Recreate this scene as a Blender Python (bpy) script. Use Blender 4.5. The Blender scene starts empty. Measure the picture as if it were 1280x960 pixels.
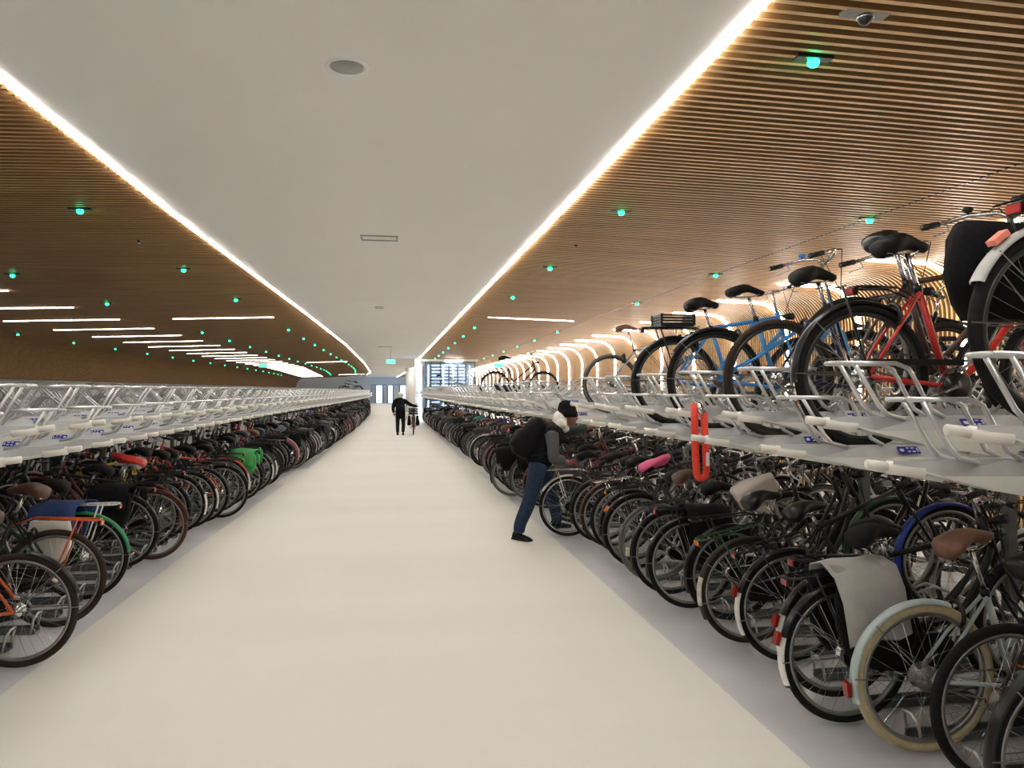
import bpy, math, random
from mathutils import Vector, Matrix
R_ = math.radians
scn = bpy.context.scene
col = scn.collection
vs = scn.view_settings
scn.display_settings.display_device = 'sRGB'
vs.view_transform = 'Standard'
vs.look = 'None'
vs.gamma = 1.0
vs.use_curve_mapping = False
vs.exposure = 0.0
rnd = random.Random(7)

# ------------------------------------------------------------------ camera
F = 962.0            # focal length in pixels of a 1280 wide frame
CH = 1.68            # eye height
YAW = math.atan(147 / F)
CY, SY = math.cos(YAW), math.sin(YAW)
HOR = 488.0
VPX = 493.0
cam = bpy.data.cameras.new('camera')
cam.sensor_width = 36.0
cam.lens = F / 1280 * 36.0
cam.clip_end = 400
camo = bpy.data.objects.new('camera', cam)
camo.location = (0, 0, CH)
camo.rotation_euler = (math.pi / 2 + math.atan(8 / F), 0, -YAW)
col.objects.link(camo)
scn.camera = camo


def depth_y(X, zc):
    """Y of the point that stands X to the side and zc in front of the lens"""
    return (zc - X * SY) / CY


# ------------------------------------------------------------------ room lines
CEIL = 3.43
SLOPE = 0.03


def lin(pts, v):
    if v <= pts[0][0]:
        return pts[0][1]
    for (a, x), (b, y) in zip(pts, pts[1:]):
        if v <= b:
            return x + (y - x) * (v - a) / (b - a)
    return pts[-1][1]


PR = [(-4, 2.45), (3, 2.38), (8, 2.28), (12, 2.12), (20, 2.0), (40, 1.75)]
PL = [(-4, -2.35), (10, -2.38), (16, -2.28), (22, -2.08), (33, -1.86), (50, -1.9), (70, -2.5), (90, -3.4)]
CEL = [(-6, -2.2), (8, -2.17), (18.5, -1.98), (30, -1.84), (51, -1.92), (76, -2.3), (86, -3.0), (91, -4.2), (94, -6.0), (95.5, -8.5), (96, -14)]
CER = [(-6, 1.70), (4, 1.64), (10, 1.58), (20, 1.5), (44, 1.33)]
CER2 = [(56, 1.6), (100, 0.35)]
WALLR = 7.15
WALLL = -11.6


def ceil_z(X):
    return CEIL - SLOPE * max(0.0, abs(X) - 2.0)


def on_ceiling(px, py, drop=0.0):
    """the spot of the ceiling seen at a place of the photograph"""
    X = 0.0
    for _ in range(30):
        dz = ceil_z(X) - drop - CH
        zc = F * dz / (HOR - py)
        X = (px - VPX) * zc / (F / CY)
    return X, depth_y(X, zc), ceil_z(X) - drop


# ------------------------------------------------------------------ materials
MATS = {}


def mat(name, rgb, rough=0.5, metal=0.0, noise=0.0, nscale=20.0, emit=0.0, spec=0.5, coat=0.0, alpha=1.0, bump=0.0, trans=0.0, stretch=(1, 1, 1)):
    if name in MATS:
        return MATS[name]
    m = bpy.data.materials.new(name)
    m.use_nodes = True
    nt = m.node_tree
    b = nt.nodes['Principled BSDF']
    c = tuple(rgb) + (1.0,)
    b.inputs['Base Color'].default_value = c
    b.inputs['Roughness'].default_value = rough
    b.inputs['Metallic'].default_value = metal
    b.inputs['Specular IOR Level'].default_value = spec
    b.inputs['Coat Weight'].default_value = coat
    if trans:
        b.inputs['Transmission Weight'].default_value = trans
    if alpha < 1:
        b.inputs['Alpha'].default_value = alpha
    if emit:
        b.inputs['Emission Color'].default_value = c
        b.inputs['Emission Strength'].default_value = emit
    if noise or bump:
        tc = nt.nodes.new('ShaderNodeTexCoord')
        mp = nt.nodes.new('ShaderNodeMapping')
        mp.inputs['Scale'].default_value = stretch
        nz = nt.nodes.new('ShaderNodeTexNoise')
        nz.inputs['Scale'].default_value = nscale
        nz.inputs['Detail'].default_value = 4
        nt.links.new(tc.outputs['Object'], mp.inputs['Vector'])
        nt.links.new(mp.outputs['Vector'], nz.inputs['Vector'])
        if noise:
            rp = nt.nodes.new('ShaderNodeValToRGB')
            rp.color_ramp.elements[0].position = 0.3
            rp.color_ramp.elements[1].position = 0.7
            rp.color_ramp.elements[0].color = tuple(max(0, v * (1 - noise)) for v in rgb) + (1,)
            rp.color_ramp.elements[1].color = tuple(min(1, v * (1 + noise)) for v in rgb) + (1,)
            nt.links.new(nz.outputs['Fac'], rp.inputs['Fac'])
            nt.links.new(rp.outputs['Color'], b.inputs['Base Color'])
        if bump:
            bp = nt.nodes.new('ShaderNodeBump')
            bp.inputs['Strength'].default_value = bump
            bp.inputs['Distance'].default_value = 0.01
            nt.links.new(nz.outputs['Fac'], bp.inputs['Height'])
            nt.links.new(bp.outputs['Normal'], b.inputs['Normal'])
    MATS[name] = m
    return m


mat('floor_beige', (0.71, 0.685, 0.62), 0.62, noise=0.035, nscale=0.5, spec=0.2, stretch=(.3, 1.5, 1))
mat('floor_grey', (0.55, 0.55, 0.56), 0.5, noise=0.10, nscale=1.2, spec=0.3)
mat('plaster', (0.90, 0.885, 0.845), 0.6, noise=0.01, nscale=1.0)
mat('white_wall', (0.72, 0.72, 0.69), 0.6, noise=0.01, nscale=1.0)
mat('slat_side', (0.34, 0.185, 0.065), 0.55, noise=0.2, nscale=1.4, stretch=(0.6, 12, 6))  # brown slat core; shade between the slats is put into the tone
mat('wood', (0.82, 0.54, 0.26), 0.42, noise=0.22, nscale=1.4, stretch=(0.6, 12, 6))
mat('wood_shaded', (0.56, 0.345, 0.145), 0.45, noise=0.22, nscale=1.4, stretch=(0.6, 12, 6))  # same wood as the right; the left ceiling's dimmer light is in the colour
mat('slat_backing', (0.045, 0.028, 0.014), 0.8, noise=0.1)
mat('led', (1.0, 0.965, 0.925), emit=15.0)
mat('led_bar', (1.0, 0.965, 0.925), emit=5.0)
mat('led_soft', (1.0, 0.94, 0.86), emit=13.0)
mat('led_cool', (0.70, 0.86, 1.0), emit=1.6)
mat('green_lamp', (0.01, 1.0, 0.36), emit=3.0)
mat('housing', (0.02, 0.02, 0.022), 0.4, noise=0.1)
mat('vent_grey', (0.36, 0.36, 0.34), 0.6, noise=0.05)
mat('galv', (0.56, 0.575, 0.575), 0.42, 0.25, noise=0.08, nscale=9)
mat('galv_light', (0.80, 0.795, 0.74), 0.45, 0.0, noise=0.05, nscale=7)
mat('tube_steel', (0.62, 0.63, 0.63), 0.3, 0.75, noise=0.05)
mat('rail_steel', (0.13, 0.14, 0.145), 0.5, 0.4, noise=0.1)
mat('handle_white', (0.80, 0.77, 0.70), 0.35, noise=0.02)
mat('label_blue', (0.015, 0.02, 0.25), 0.4, noise=0.05)
mat('label_white', (0.75, 0.75, 0.85), 0.4, noise=0.02)
mat('tyre', (0.009, 0.0088, 0.0085), 0.8, spec=.25, noise=0.35, nscale=40, bump=0.3)
mat('tyre_brown', (0.035, 0.024, 0.017), 0.8, spec=.25, noise=0.2, nscale=40, bump=0.3)
mat('tyre_rust', (0.075, 0.022, 0.013), 0.7, noise=0.2, nscale=40)
mat('tyre_cream', (0.50, 0.42, 0.25), 0.6, noise=0.12, nscale=30)
mat('tyre_grey', (0.13, 0.125, 0.115), 0.6, noise=0.12, nscale=30)
mat('rim', (0.36, 0.36, 0.35), 0.3, 0.9, noise=0.1)
mat('rim_black', (0.05, 0.05, 0.05), 0.35, 0.5, noise=0.1)
mat('chrome', (0.72, 0.72, 0.72), 0.16, 1.0, noise=0.04)
mat('purple', (0.14, 0.03, 0.16), 0.6, noise=0.1)
mat('teal', (0.03, 0.22, 0.24), 0.6, noise=0.1)
mat('chrome_old', (0.22, 0.21, 0.20), 0.35, 0.9, noise=0.3)
mat('black', (0.007, 0.007, 0.0075), 0.3, noise=0.2, spec=0.45)
mat('black_matt', (0.006, 0.006, 0.006), 0.6, noise=0.25, spec=.22)
mat('rubber', (0.007, 0.007, 0.007), 0.6, noise=0.2)
mat('black_old', (0.018, 0.015, 0.013), 0.5, noise=0.35)
mat('dark_grey', (0.035, 0.036, 0.04), 0.4, noise=0.1)
mat('navy', (0.014, 0.022, 0.06), 0.35, noise=0.1)
mat('dark_green', (0.012, 0.045, 0.022), 0.35, noise=0.1)
mat('green_deep', (0.01, 0.09, 0.03), 0.35, noise=0.1)
mat('green', (0.02, 0.26, 0.10), 0.35, noise=0.06)
mat('blue', (0.04, 0.25, 0.60), 0.3, noise=0.06)
mat('deep_blue', (0.02, 0.06, 0.38), 0.35, noise=0.06)
mat('red', (0.52, 0.025, 0.018), 0.3, noise=0.06)
mat('dark_red', (0.14, 0.012, 0.012), 0.4, noise=0.1)
mat('orange', (0.62, 0.10, 0.025), 0.35, noise=0.06)
mat('yellow', (0.65, 0.47, 0.03), 0.4, noise=0.06)
mat('brown', (0.07, 0.035, 0.02), 0.4, noise=0.15)
mat('ice', (0.47, 0.56, 0.555), 0.3, noise=0.03)
mat('white_paint', (0.72, 0.71, 0.67), 0.35, noise=0.05)
mat('white_worn', (0.62, 0.59, 0.50), 0.5, noise=0.22, nscale=25)
mat('silver', (0.42, 0.43, 0.44), 0.3, 0.6, noise=0.06)
mat('leather', (0.20, 0.095, 0.055), 0.5, noise=0.15, nscale=30)
mat('leather_dark', (0.10, 0.045, 0.025), 0.42, noise=0.15, nscale=30)
mat('pink', (0.80, 0.11, 0.28), 0.6, noise=0.06)
mat('cover_white', (0.70, 0.61, 0.54), 0.55, noise=0.05, bump=0.3)
mat('cover_grey', (0.42, 0.41, 0.385), 0.6, noise=0.06, bump=0.3)
mat('fabric_black', (0.006, 0.006, 0.007), 0.9, spec=.2, noise=0.3, nscale=60, bump=0.3)
mat('fabric_blue', (0.015, 0.04, 0.14), 0.8, noise=0.15)
mat('fabric_palebblue', (0.36, 0.50, 0.62), 0.7, noise=0.1)
mat('bag_white', (0.66, 0.64, 0.58), 0.6, noise=0.04)
mat('crate_green', (0.03, 0.33, 0.07), 0.45, noise=0.05)
mat('red_lens', (0.30, 0.014, 0.01), 0.2, noise=0.1)
mat('orange_lens', (0.8, 0.22, 0.04), 0.25, noise=0.1)
mat('salmon', (0.85, 0.28, 0.20), 0.4, noise=0.05)
mat('cream', (0.62, 0.58, 0.42), 0.4, noise=0.08)
mat('lock_red', (0.75, 0.045, 0.02), 0.6, noise=0.12, nscale=50, bump=0.3)
mat('lime', (0.42, 0.43, 0.06), 0.5, noise=0.08)
mat('denim', (0.008, 0.025, 0.058), 0.85, noise=0.3, nscale=25, bump=0.3)
mat('sleeve', (0.075, 0.075, 0.078), 0.9, noise=0.12, nscale=60)
mat('sleeve_green', (0.045, 0.055, 0.05), 0.9, noise=0.12, nscale=60)
mat('hood', (0.72, 0.68, 0.62), 0.9, noise=0.05, bump=0.4)
mat('skin', (0.22, 0.11, 0.07), 0.5, noise=0.05)
mat('glove_red', (0.40, 0.03, 0.05), 0.8, noise=0.1)
mat('glass_blue', (0.35, 0.55, 0.75), 0.05, alpha=0.35, noise=0.02)
mat('steel_blue', (0.16, 0.24, 0.36), 0.35, 0.4, noise=0.1)
mat('tower_frame', (0.10, 0.13, 0.15), 0.4, 0.5, noise=0.1)
mat('gate_steel', (0.33, 0.37, 0.40), 0.35, 0.6, noise=0.1)


# ------------------------------------------------------------------ mesh builder
class MB:
    def __init__(self):
        self.v, self.f, self.m, self.s, self.mats = [], [], [], [], []

    def mi(self, name):
        if name not in self.mats:
            self.mats.append(name)
        return self.mats.index(name)

    def add(self, vs_, fs, m, smooth=True):
        o = len(self.v)
        k = self.mi(m)
        self.v += [tuple(p) for p in vs_]
        for f in fs:
            self.f.append(tuple(i + o for i in f))
            self.m.append(k)
            self.s.append(smooth)
        return self

    def box(self, c, s, m, rot=None):
        hx, hy, hz = s[0] / 2, s[1] / 2, s[2] / 2
        vv = [Vector((x * hx, y * hy, z * hz)) for x in (-1, 1) for y in (-1, 1) for z in (-1, 1)]
        if rot is not None:
            vv = [rot @ p for p in vv]
        c = Vector(c)
        return self.add([p + c for p in vv], [(0, 1, 3, 2), (4, 6, 7, 5), (0, 4, 5, 1), (2, 3, 7, 6), (0, 2, 6, 4), (1, 5, 7, 3)], m, False)

    def tube(self, pts, r, m, n=6, closed=False, cap=True):
        pts = [Vector(p) for p in pts]
        N = len(pts)
        rs = r if isinstance(r, (list, tuple)) else [r] * N
        vv, ff = [], []
        up = None
        for i, p in enumerate(pts):
            if closed:
                t = pts[(i + 1) % N] - pts[i - 1]
            elif i == 0:
                t = pts[1] - p
            elif i == N - 1:
                t = p - pts[i - 1]
            else:
                t = (pts[i + 1] - p).normalized() + (p - pts[i - 1]).normalized()
            if t.length < 1e-9:
                t = Vector((0, 0, 1))
            t.normalize()
            if up is None:
                a = Vector((0, 1, 0)) if abs(t.y) < 0.9 else Vector((1, 0, 0))
                up = t.cross(a).normalized()
            else:
                up = (up - t * up.dot(t))
                up = up.normalized() if up.length > 1e-6 else t.orthogonal().normalized()
            w = t.cross(up)
            for k in range(n):
                a = 2 * math.pi * k / n
                vv.append(p + (up * math.cos(a) + w * math.sin(a)) * rs[i])
        seg = N if closed else N - 1
        for i in range(seg):
            j = (i + 1) % N
            for k in range(n):
                l = (k + 1) % n
                ff.append((i * n + k, i * n + l, j * n + l, j * n + k))
        if not closed and cap:
            ff.append(tuple(range(n))[::-1])
            ff.append(tuple((N - 1) * n + k for k in range(n)))
        return self.add(vv, ff, m, n > 4)

    def ring(self, c, R, sec, m, n=32, a0=0.0, a1=360.0):
        """sweep a closed section [(dr, dy)] about the y axis through c"""
        full = abs(a1 - a0) >= 359.9
        vv, ff = [], []
        k = len(sec)
        cnt = n if full else n + 1
        for i in range(cnt):
            a = R_(a0 + (a1 - a0) * i / n)
            for dr, dy in sec:
                vv.append((c[0] + (R + dr) * math.cos(a), c[1] + dy, c[2] + (R + dr) * math.sin(a)))
        for i in range(n):
            j = (i + 1) % cnt
            for q in range(k):
                l = (q + 1) % k
                ff.append((i * k + q, i * k + l, j * k + l, j * k + q))
        if not full:
            ff.append(tuple(range(k)))
            ff.append(tuple(n * k + q for q in range(k))[::-1])
        return self.add(vv, ff, m)

    def disc(self, c, r, w, m, n=16):
        return self.tube([(c[0], c[1] - w / 2, c[2]), (c[0], c[1] + w / 2, c[2])], r, m, n)

    def loft(self, secs, m, cap=True):
        """closed sections of equal count joined in order"""
        n = len(secs[0])
        vv = [p for s in secs for p in s]
        ff = []
        for i in range(len(secs) - 1):
            for k in range(n):
                l = (k + 1) % n
                ff.append((i * n + k, i * n + l, (i + 1) * n + l, (i + 1) * n + k))
        if cap:
            ff.append(tuple(range(n))[::-1])
            ff.append(tuple((len(secs) - 1) * n + k for k in range(n)))
        return self.add(vv, ff, m)

    def ball(self, c, r, m, nu=10, nv=6):
        if not isinstance(r, (tuple, list)):
            r = (r, r, r)
        secs = []
        for j in range(nv + 1):
            t = math.pi * (0.02 + 0.96 * j / nv)
            secs.append([(c[0] + r[0] * math.sin(t) * math.cos(2 * math.pi * k / nu), c[1] + r[1] * math.sin(t) * math.sin(2 * math.pi * k / nu), c[2] + r[2] * math.cos(t)) for k in range(nu)])
        return self.loft(secs, m)

    def merge(self, o):
        off = len(self.v)
        mp = [self.mi(x) for x in o.mats]
        self.v += o.v
        self.f += [tuple(i + off for i in f) for f in o.f]
        self.m += [mp[k] for k in o.m]
        self.s += o.s
        return self

    def moved(self, M):
        n = MB()
        n.v = [tuple(M @ Vector(p)) for p in self.v]
        n.f, n.m, n.s, n.mats = list(self.f), list(self.m), list(self.s), list(self.mats)
        return n

    def mesh(self, name):
        me = bpy.data.meshes.new(name)
        me.from_pydata(self.v, [], self.f)
        for x in self.mats:
            me.materials.append(MATS[x])
        me.polygons.foreach_set('material_index', self.m)
        me.polygons.foreach_set('use_smooth', self.s)
        me.update()
        return me

    def build(self, name, parent=None, loc=None, rz=None):
        o = bpy.data.objects.new(name, self.mesh(name))
        col.objects.link(o)
        if parent is not None:
            o.parent = parent
        if loc is not None:
            o.location = loc
        if rz is not None:
            o.rotation_euler = (0, 0, rz)
        return o


def tag(o, label, cat, group=None, kind=None):
    if label:
        o['label'] = label
    if cat:
        o['category'] = cat
    if group:
        o['group'] = group
    if kind:
        o['kind'] = kind
    return o


def struct(o):
    o['kind'] = 'structure'
    return o


def empty(name, loc, rz=0.0):
    o = bpy.data.objects.new(name, None)
    o.empty_display_size = 0.1
    col.objects.link(o)
    o.location = loc
    o.rotation_euler = (0, 0, rz)
    return o


def copy_tree(o, parent=None):
    c = o.copy()
    col.objects.link(c)
    c.parent = parent
    for ch in o.children:
        copy_tree(ch, c)
    return c


def frange(a, b, s):
    out = []
    while a < b - 1e-6:
        out.append(a)
        a += s
    return out


# ------------------------------------------------------------------ the room
def strip(name, fa, fb, ys, z, m):
    mb = MB()
    vv, ff = [], []
    for i, y in enumerate(ys):
        vv += [(fa(y), y, z), (fb(y), y, z)]
        if i:
            ff.append((2 * i - 2, 2 * i - 1, 2 * i + 1, 2 * i))
    mb.add(vv, ff, m, False)
    return struct(mb.build(name))


ER = [(-6, 1.90), (9, 1.79), (15.8, 1.70), (15.82, 2.04), (18.8, 1.98), (18.82, 1.63), (40, 1.55), (60, 1.9), (110, 1.9)]
EL = [(-6, -2.2), (8, -2.12), (14.2, -1.93), (14.22, -2.12), (17, -2.05), (17.02, -1.84), (33, -1.70), (50, -1.7), (72, -2.45), (92, -3.3), (104, -3.6)]
mb = MB()
mb.box((-3, 48, -0.052), (24, 112, 0.1), 'floor_grey')
struct(mb.build('floor'))
ys = sorted(set([round(y, 2) for y in frange(-6, 103, 1.0)] + [a for a, _ in ER if a < 103] + [a for a, _ in EL if a < 103] + [103]))
mb = MB()
vv, ff = [], []
for i, y in enumerate(ys):
    vv += [(lin(EL, y), y, 0.002), (lin(ER, y), y, 0.002)]
    if i:
        ff.append((2 * i - 2, 2 * i - 1, 2 * i + 1, 2 * i))
mb.add(vv, ff, 'floor_beige', False)
struct(mb.build('floor_aisle'))

# white ceiling between the two wooden canopies
ys = sorted(set(frange(-6, 103, 1.0) + [44, 44.01, 56, 56.01, 95.5, 96, 96.01, 103]))


def ce_l(y):
    return lin(CEL, y) if y <= 96 else -14.0


def ce_r(y):
    return lin(CER, y) if y <= 44 else (4.5 if y < 56.005 else lin(CER2, y))


strip('ceiling', ce_l, ce_r, ys, CEIL, 'plaster')

PITCH = 0.085
FT, FD = 0.030, 0.07


def fin(mb, path, y, m, segs_skip=None):
    """one slat that follows a path of (x, z, nx, nz); n points to the room"""
    vv, ff = [], []
    for (x, z, nx, nz) in path:
        for (dy, d) in ((-FT / 2, FD), (-FT / 2, 0), (FT / 2, 0), (FT / 2, FD)):
            vv.append((x - nx * d, y + dy, z - nz * d))
    for i in range(len(path) - 1):
        a, b = 4 * i, 4 * i + 4
        ff.append((a + 1, a + 2, b + 2, b + 1))
    mb.add(vv, ff, m, False)
    ff = []
    for i in range(len(path) - 1):
        a, b = 4 * i, 4 * i + 4
        for q in (0, 2):
            ff.append((a + q, a + q + 1, b + q + 1, b + q))
    ff.append((0, 1, 2, 3))
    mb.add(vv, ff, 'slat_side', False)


def right_path(x0):
    pts = [(x0, ceil_z(x0), 0.0, -1.0)]
    for x in (3.0, 4.55, 6.4):
        pts.append((x, ceil_z(x), 0.0, -1.0))
    r = 0.62
    cx, cz = WALLR - r, ceil_z(WALLR - r) - r
    for k in range(0, 9):
        a = R_(90 - 90 * k / 8)
        pts.append((cx + r * math.cos(a), cz + r * math.sin(a), -math.cos(a), -math.sin(a)))
    pts.append((WALLR, 0.9, -1.0, 0.0))
    pts.append((WALLR, 0.0, -1.0, 0.0))
    return pts


mb = MB()
mbb = MB()
prev = None
for y in frange(-4.0, 76.0, PITCH):
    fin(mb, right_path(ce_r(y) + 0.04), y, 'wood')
struct(mb.build('ceiling_slats_right'))
# backing above the slats and behind the wall slats
bp = right_path(1.2)
vv, ff = [], []
for (x, z, nx, nz) in bp:
    vv += [(x - nx * (FD + .004), -4.2, z - nz * (FD + .004)), (x - nx * (FD + .004), 76.05, z - nz * (FD + .004))]
for i in range(len(bp) - 1):
    ff.append((2 * i, 2 * i + 1, 2 * i + 3, 2 * i + 2))
mbb.add(vv, ff, 'slat_backing')
struct(mbb.build('ceiling_backing_right'))


def left_path(x0):
    pts = [(x0, ceil_z(x0), 0.0, -1.0)]
    for x in (-4.0, -6.5, -9.0):
        if x < x0 - 0.2:
            pts.append((x, ceil_z(x), 0.0, -1.0))
    r = 0.9
    xe = min(WALLL, x0 - 1.2)
    cx, cz = xe + r, ceil_z(WALLL + r) - r
    for k in range(0, 6):
        a = R_(90 + 75 * k / 5)
        pts.append((cx + r * math.cos(a), cz + r * math.sin(a), -math.cos(a), -math.sin(a)))
    pts.append((cx + r * math.cos(R_(165)) - 0.1, 2.05, 0.97, 0.26))
    return pts


mb = MB()
for y in frange(-4.0, 95.4, PITCH):
    fin(mb, left_path(lin(CEL, y) - 0.04), y, 'wood_shaded')
struct(mb.build('ceiling_slats_left'))
mbb = MB()
ysl = frange(-4.2, 95.5, 1.0) + [95.5]
vv, ff = [], []
n = None
for j, y in enumerate(ysl):
    bpth = left_path(min(lin(CEL, y) - 0.04, -1.7))
    while len(bpth) < 11:
        bpth.insert(0, bpth[0])
    bpth = bpth[:11]
    for (x, z, nx, nz) in bpth:
        vv.append((x - nx * (FD + .004), y, z - nz * (FD + .004)))
    if j:
        for i in range(10):
            ff.append(((j - 1) * 11 + i, j * 11 + i, j * 11 + i + 1, (j - 1) * 11 + i + 1))
mbb.add(vv, ff, 'slat_backing')
struct(mbb.build('ceiling_backing_left'))
# second canopy beyond the stair tower
mb = MB()
for y in frange(76.1, 99.0, 0.17):
    x0 = lin(CER2, y) + 0.04
    mb.box(((x0 + WALLR) / 2, y, CEIL + .02), (WALLR - x0, 0.05, 0.06), 'wood')
struct(mb.build('ceiling_slats_far'))
mb = MB()
mb.box((4.4, 88, CEIL + 0.06), (7.6, 24, 0.02), 'slat_backing')
struct(mb.build('ceiling_backing_far'))

# walls
mb = MB()
mb.box((WALLR + 0.2, 46, 1.8), (0.1, 116, 3.7), 'slat_backing')
struct(mb.build('wall_right'))
mb = MB()
mb.box((WALLL - 0.9, 46, 1.4), (0.1, 116, 3.0), 'white_wall')
struct(mb.build('wall_left'))
mb = MB()
mb.box((-3, 104, 1.75), (22, 0.1, 3.5), 'white_wall')
struct(mb.build('wall_far'))
mb = MB()
mb.box((-3, -6.3, 1.75), (22, 0.1, 3.5), 'white_wall')
struct(mb.build('wall_behind'))

# dark clips along the seam of the right ceiling
mb = MB()
for y in frange(-1.0, 40.0, PITCH):
    mb.box((4.57, y + PITCH / 2, ceil_z(4.57) + 0.004), (0.020, PITCH * 0.5, 0.010), 'housing')
struct(mb.build('ceiling_seam_clips'))


# ------------------------------------------------------------------ lamps
def led_line(name, pts, w, h, m, label, cat='light strip', group=None):
    mb = MB()
    for a, b in zip(pts, pts[1:]):
        a, b = Vector(a), Vector(b)
        d = b - a
        t = d.normalized()
        s = t.cross(Vector((0, 0, 1)))
        s = s.normalized() if s.length > .01 else Vector((0, 1, 0))
        u = s.cross(t)
        vv = [p + s * (x * w / 2) + u * (z * h / 2) for p in (a, b) for x, z in ((-1, -1), (1, -1), (1, 1), (-1, 1))]
        mb.add(vv, [(0, 1, 2, 3), (7, 6, 5, 4), (0, 4, 5, 1), (1, 5, 6, 2), (2, 6, 7, 3), (3, 7, 4, 0)], m, False)
    o = mb.build(name)
    tag(o, label, cat, group)
    return o


z0 = CEIL - 0.0045
led_line('light_strip', [(lin(CER, y), y, z0) for y in frange(-4, 44, 2.0) + [44]], 0.040, 0.006, 'led',
         'long white light strip along the right edge of the white ceiling')
led_line('light_strip', [(lin(CEL, y), y, z0) for y in frange(-4, 76, 2.0) + [76, 80, 84, 86, 88.5, 91, 92.5, 94, 94.8, 95.5, 96]], 0.040, 0.006, 'led',
         'long white light strip curving away along the left edge of the white ceiling')
led_line('light_strip', [(lin(CER2, y), y, z0) for y in frange(56, 100, 4.0) + [100]], 0.040, 0.006, 'led',
         'white light strip on the far ceiling beyond the glass stair tower')

# curved light ribs that run down the right wall
RS = 2.23
y_first = depth_y(WALLR, F / CY * WALLR / 713)
k0 = -3
NUMW = ['first', 'second', 'third', 'fourth', 'fifth', 'sixth', 'seventh', 'eighth', 'ninth', 'tenth', 'eleventh', 'twelfth', 'thirteenth', 'fourteenth', 'fifteenth', 'sixteenth', 'seventeenth', 'eighteenth', 'nineteenth', 'twentieth', 'twenty-first', 'twenty-second', 'twenty-third', 'twenty-fourth', 'twenty-fifth', 'twenty-sixth', 'twenty-seventh', 'twenty-eighth', 'twenty-ninth', 'thirtieth']
nr = 0
for k in range(k0, 30):
    y = y_first + k * RS
    if y > 75:
        break
    pp = [p for p in right_path(5.85)]
    pts = []
    for (x, z, nx, nz) in pp:
        if x < 5.8 or (x < 6.6 and nz > -0.99 and False):
            continue
        pts.append((x + nx * .012, z + nz * .012))
    pts = [(5.8, ceil_z(5.8) - .012)] + [q for q in pts if q[0] > 6.3][:-1]
    mb = MB()
    hw = 0.022
    vv, ff = [], []
    for i, (x, z) in enumerate(pts):
        t = Vector((pts[min(i + 1, len(pts) - 1)][0] - pts[max(i - 1, 0)][0], 0, pts[min(i + 1, len(pts) - 1)][1] - pts[max(i - 1, 0)][1])).normalized()
        nrm = Vector((t.z, 0, -t.x)) * 0.014
        c = Vector((x, y, z))
        for sy, sn in ((-1, -1), (1, -1), (1, 1), (-1, 1)):
            vv.append(c + Vector((0, sy * hw, 0)) + nrm * sn)
        if i:
            a, b = 4 * i - 4, 4 * i
            for q in range(4):
                r2 = (q + 1) % 4
                ff.append((a + q, a + r2, b + r2, b + q))
    ff += [(0, 1, 2, 3), tuple(4 * len(pts) - 4 + q for q in (3, 2, 1, 0))]
    mb.add(vv, ff, 'led_soft', False)
    o = mb.build('wall_light')
    if k < 0:
        lab = 'curved white light rib down the right wall, beyond the right edge of the photo'
    else:
        lab = 'curved white light rib down the right wall, %s from the camera' % NUMW[k]
    tag(o, lab, 'light', 'curved light ribs on the right wall')


def bar_lamp(a, b, label, group):
    led_line('ceiling_light', [a, b], 0.045, 0.006, 'led_bar', label, 'light', group)


# bars across the left ceiling
xa, ya, za = on_ceiling(149, 399.5, .015)
xb = on_ceiling(15, 403.6, .015)[0]
xr2, yr2, _ = on_ceiling(268.5, 431)
xs, ys1, _ = on_ceiling(189, 410)
BS = ys1 - ya
n = 0
y = ya - 5 * BS
while y < 88:
    off = 0 if y < 55 else -(y - 55) * .05
    x1, x2 = xa + off, xb + off
    bar_lamp((x1, y, ceil_z(x1) - .015), (x2, y + .0, ceil_z(x2) - .015),
             'white light bar across the left wooden ceiling, %s in the long column' % (NUMW[n] if n < 30 else 'last'), 'light bars of the outer column, left ceiling')
    n += 1
    y += BS
for i, (l, r) in enumerate([((215, 397.6), (342, 396)), ((381.8, 452.4), (434, 451.6)), ((421, 467.6), (456, 467.4))]):
    x1, y1, _ = on_ceiling(*r)
    x2, _, _ = on_ceiling(*l)
    bar_lamp((x1, y1, ceil_z(x1) - .015), (x2, y1, ceil_z(x2) - .015), 'white light bar set apart near the strip on the left ceiling, %s from the camera' % NUMW[i], 'single light bars on the left ceiling')
x1, y1, _ = on_ceiling(610.5, 396)
x2, _, _ = on_ceiling(720.7, 399.3)
bar_lamp((x1, y1, ceil_z(x1) - .015), (x2, y1, ceil_z(x2) - .015), 'single white light bar across the right wooden ceiling', None)

gl = MB()
gproto = empty('indicator_light', (0, 0, 0))
h = MB()
h.box((0, 0, 0.0), (0.20, 0.06, 0.02), 'housing')
h.build('housing', gproto)
h = MB()
h.ball((0, 0, -0.025), (0.032, 0.032, 0.026), 'green_lamp')
h.build('lens', gproto)
first = [True]


def green(x, y, label, group):
    o = gproto if first[0] else copy_tree(gproto)
    first[0] = False
    o.location = (x, y, ceil_z(x) - 0.004)
    tag(o, label, 'indicator light', group)


def green_row(px, step, side, word, skip=(), n=20, ymax=90, bend=0.0, before=0):
    x, y, _ = on_ceiling(*px)
    c = 0
    for k in range(-before, n):
        yy = y + k * step
        if k in skip or yy > ymax:
            continue
        xx = x
        if side == 'left' and yy > 50:
            xx = x - (yy - 50) ** 2 * 0.0012
        green(xx, yy, 'small green lamp in the %s wooden ceiling, %s in the row %s' % (side, NUMW[min(c, 29)], word), 'green parking lamps, ' + side + ' ceiling')
        c += 1


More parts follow.
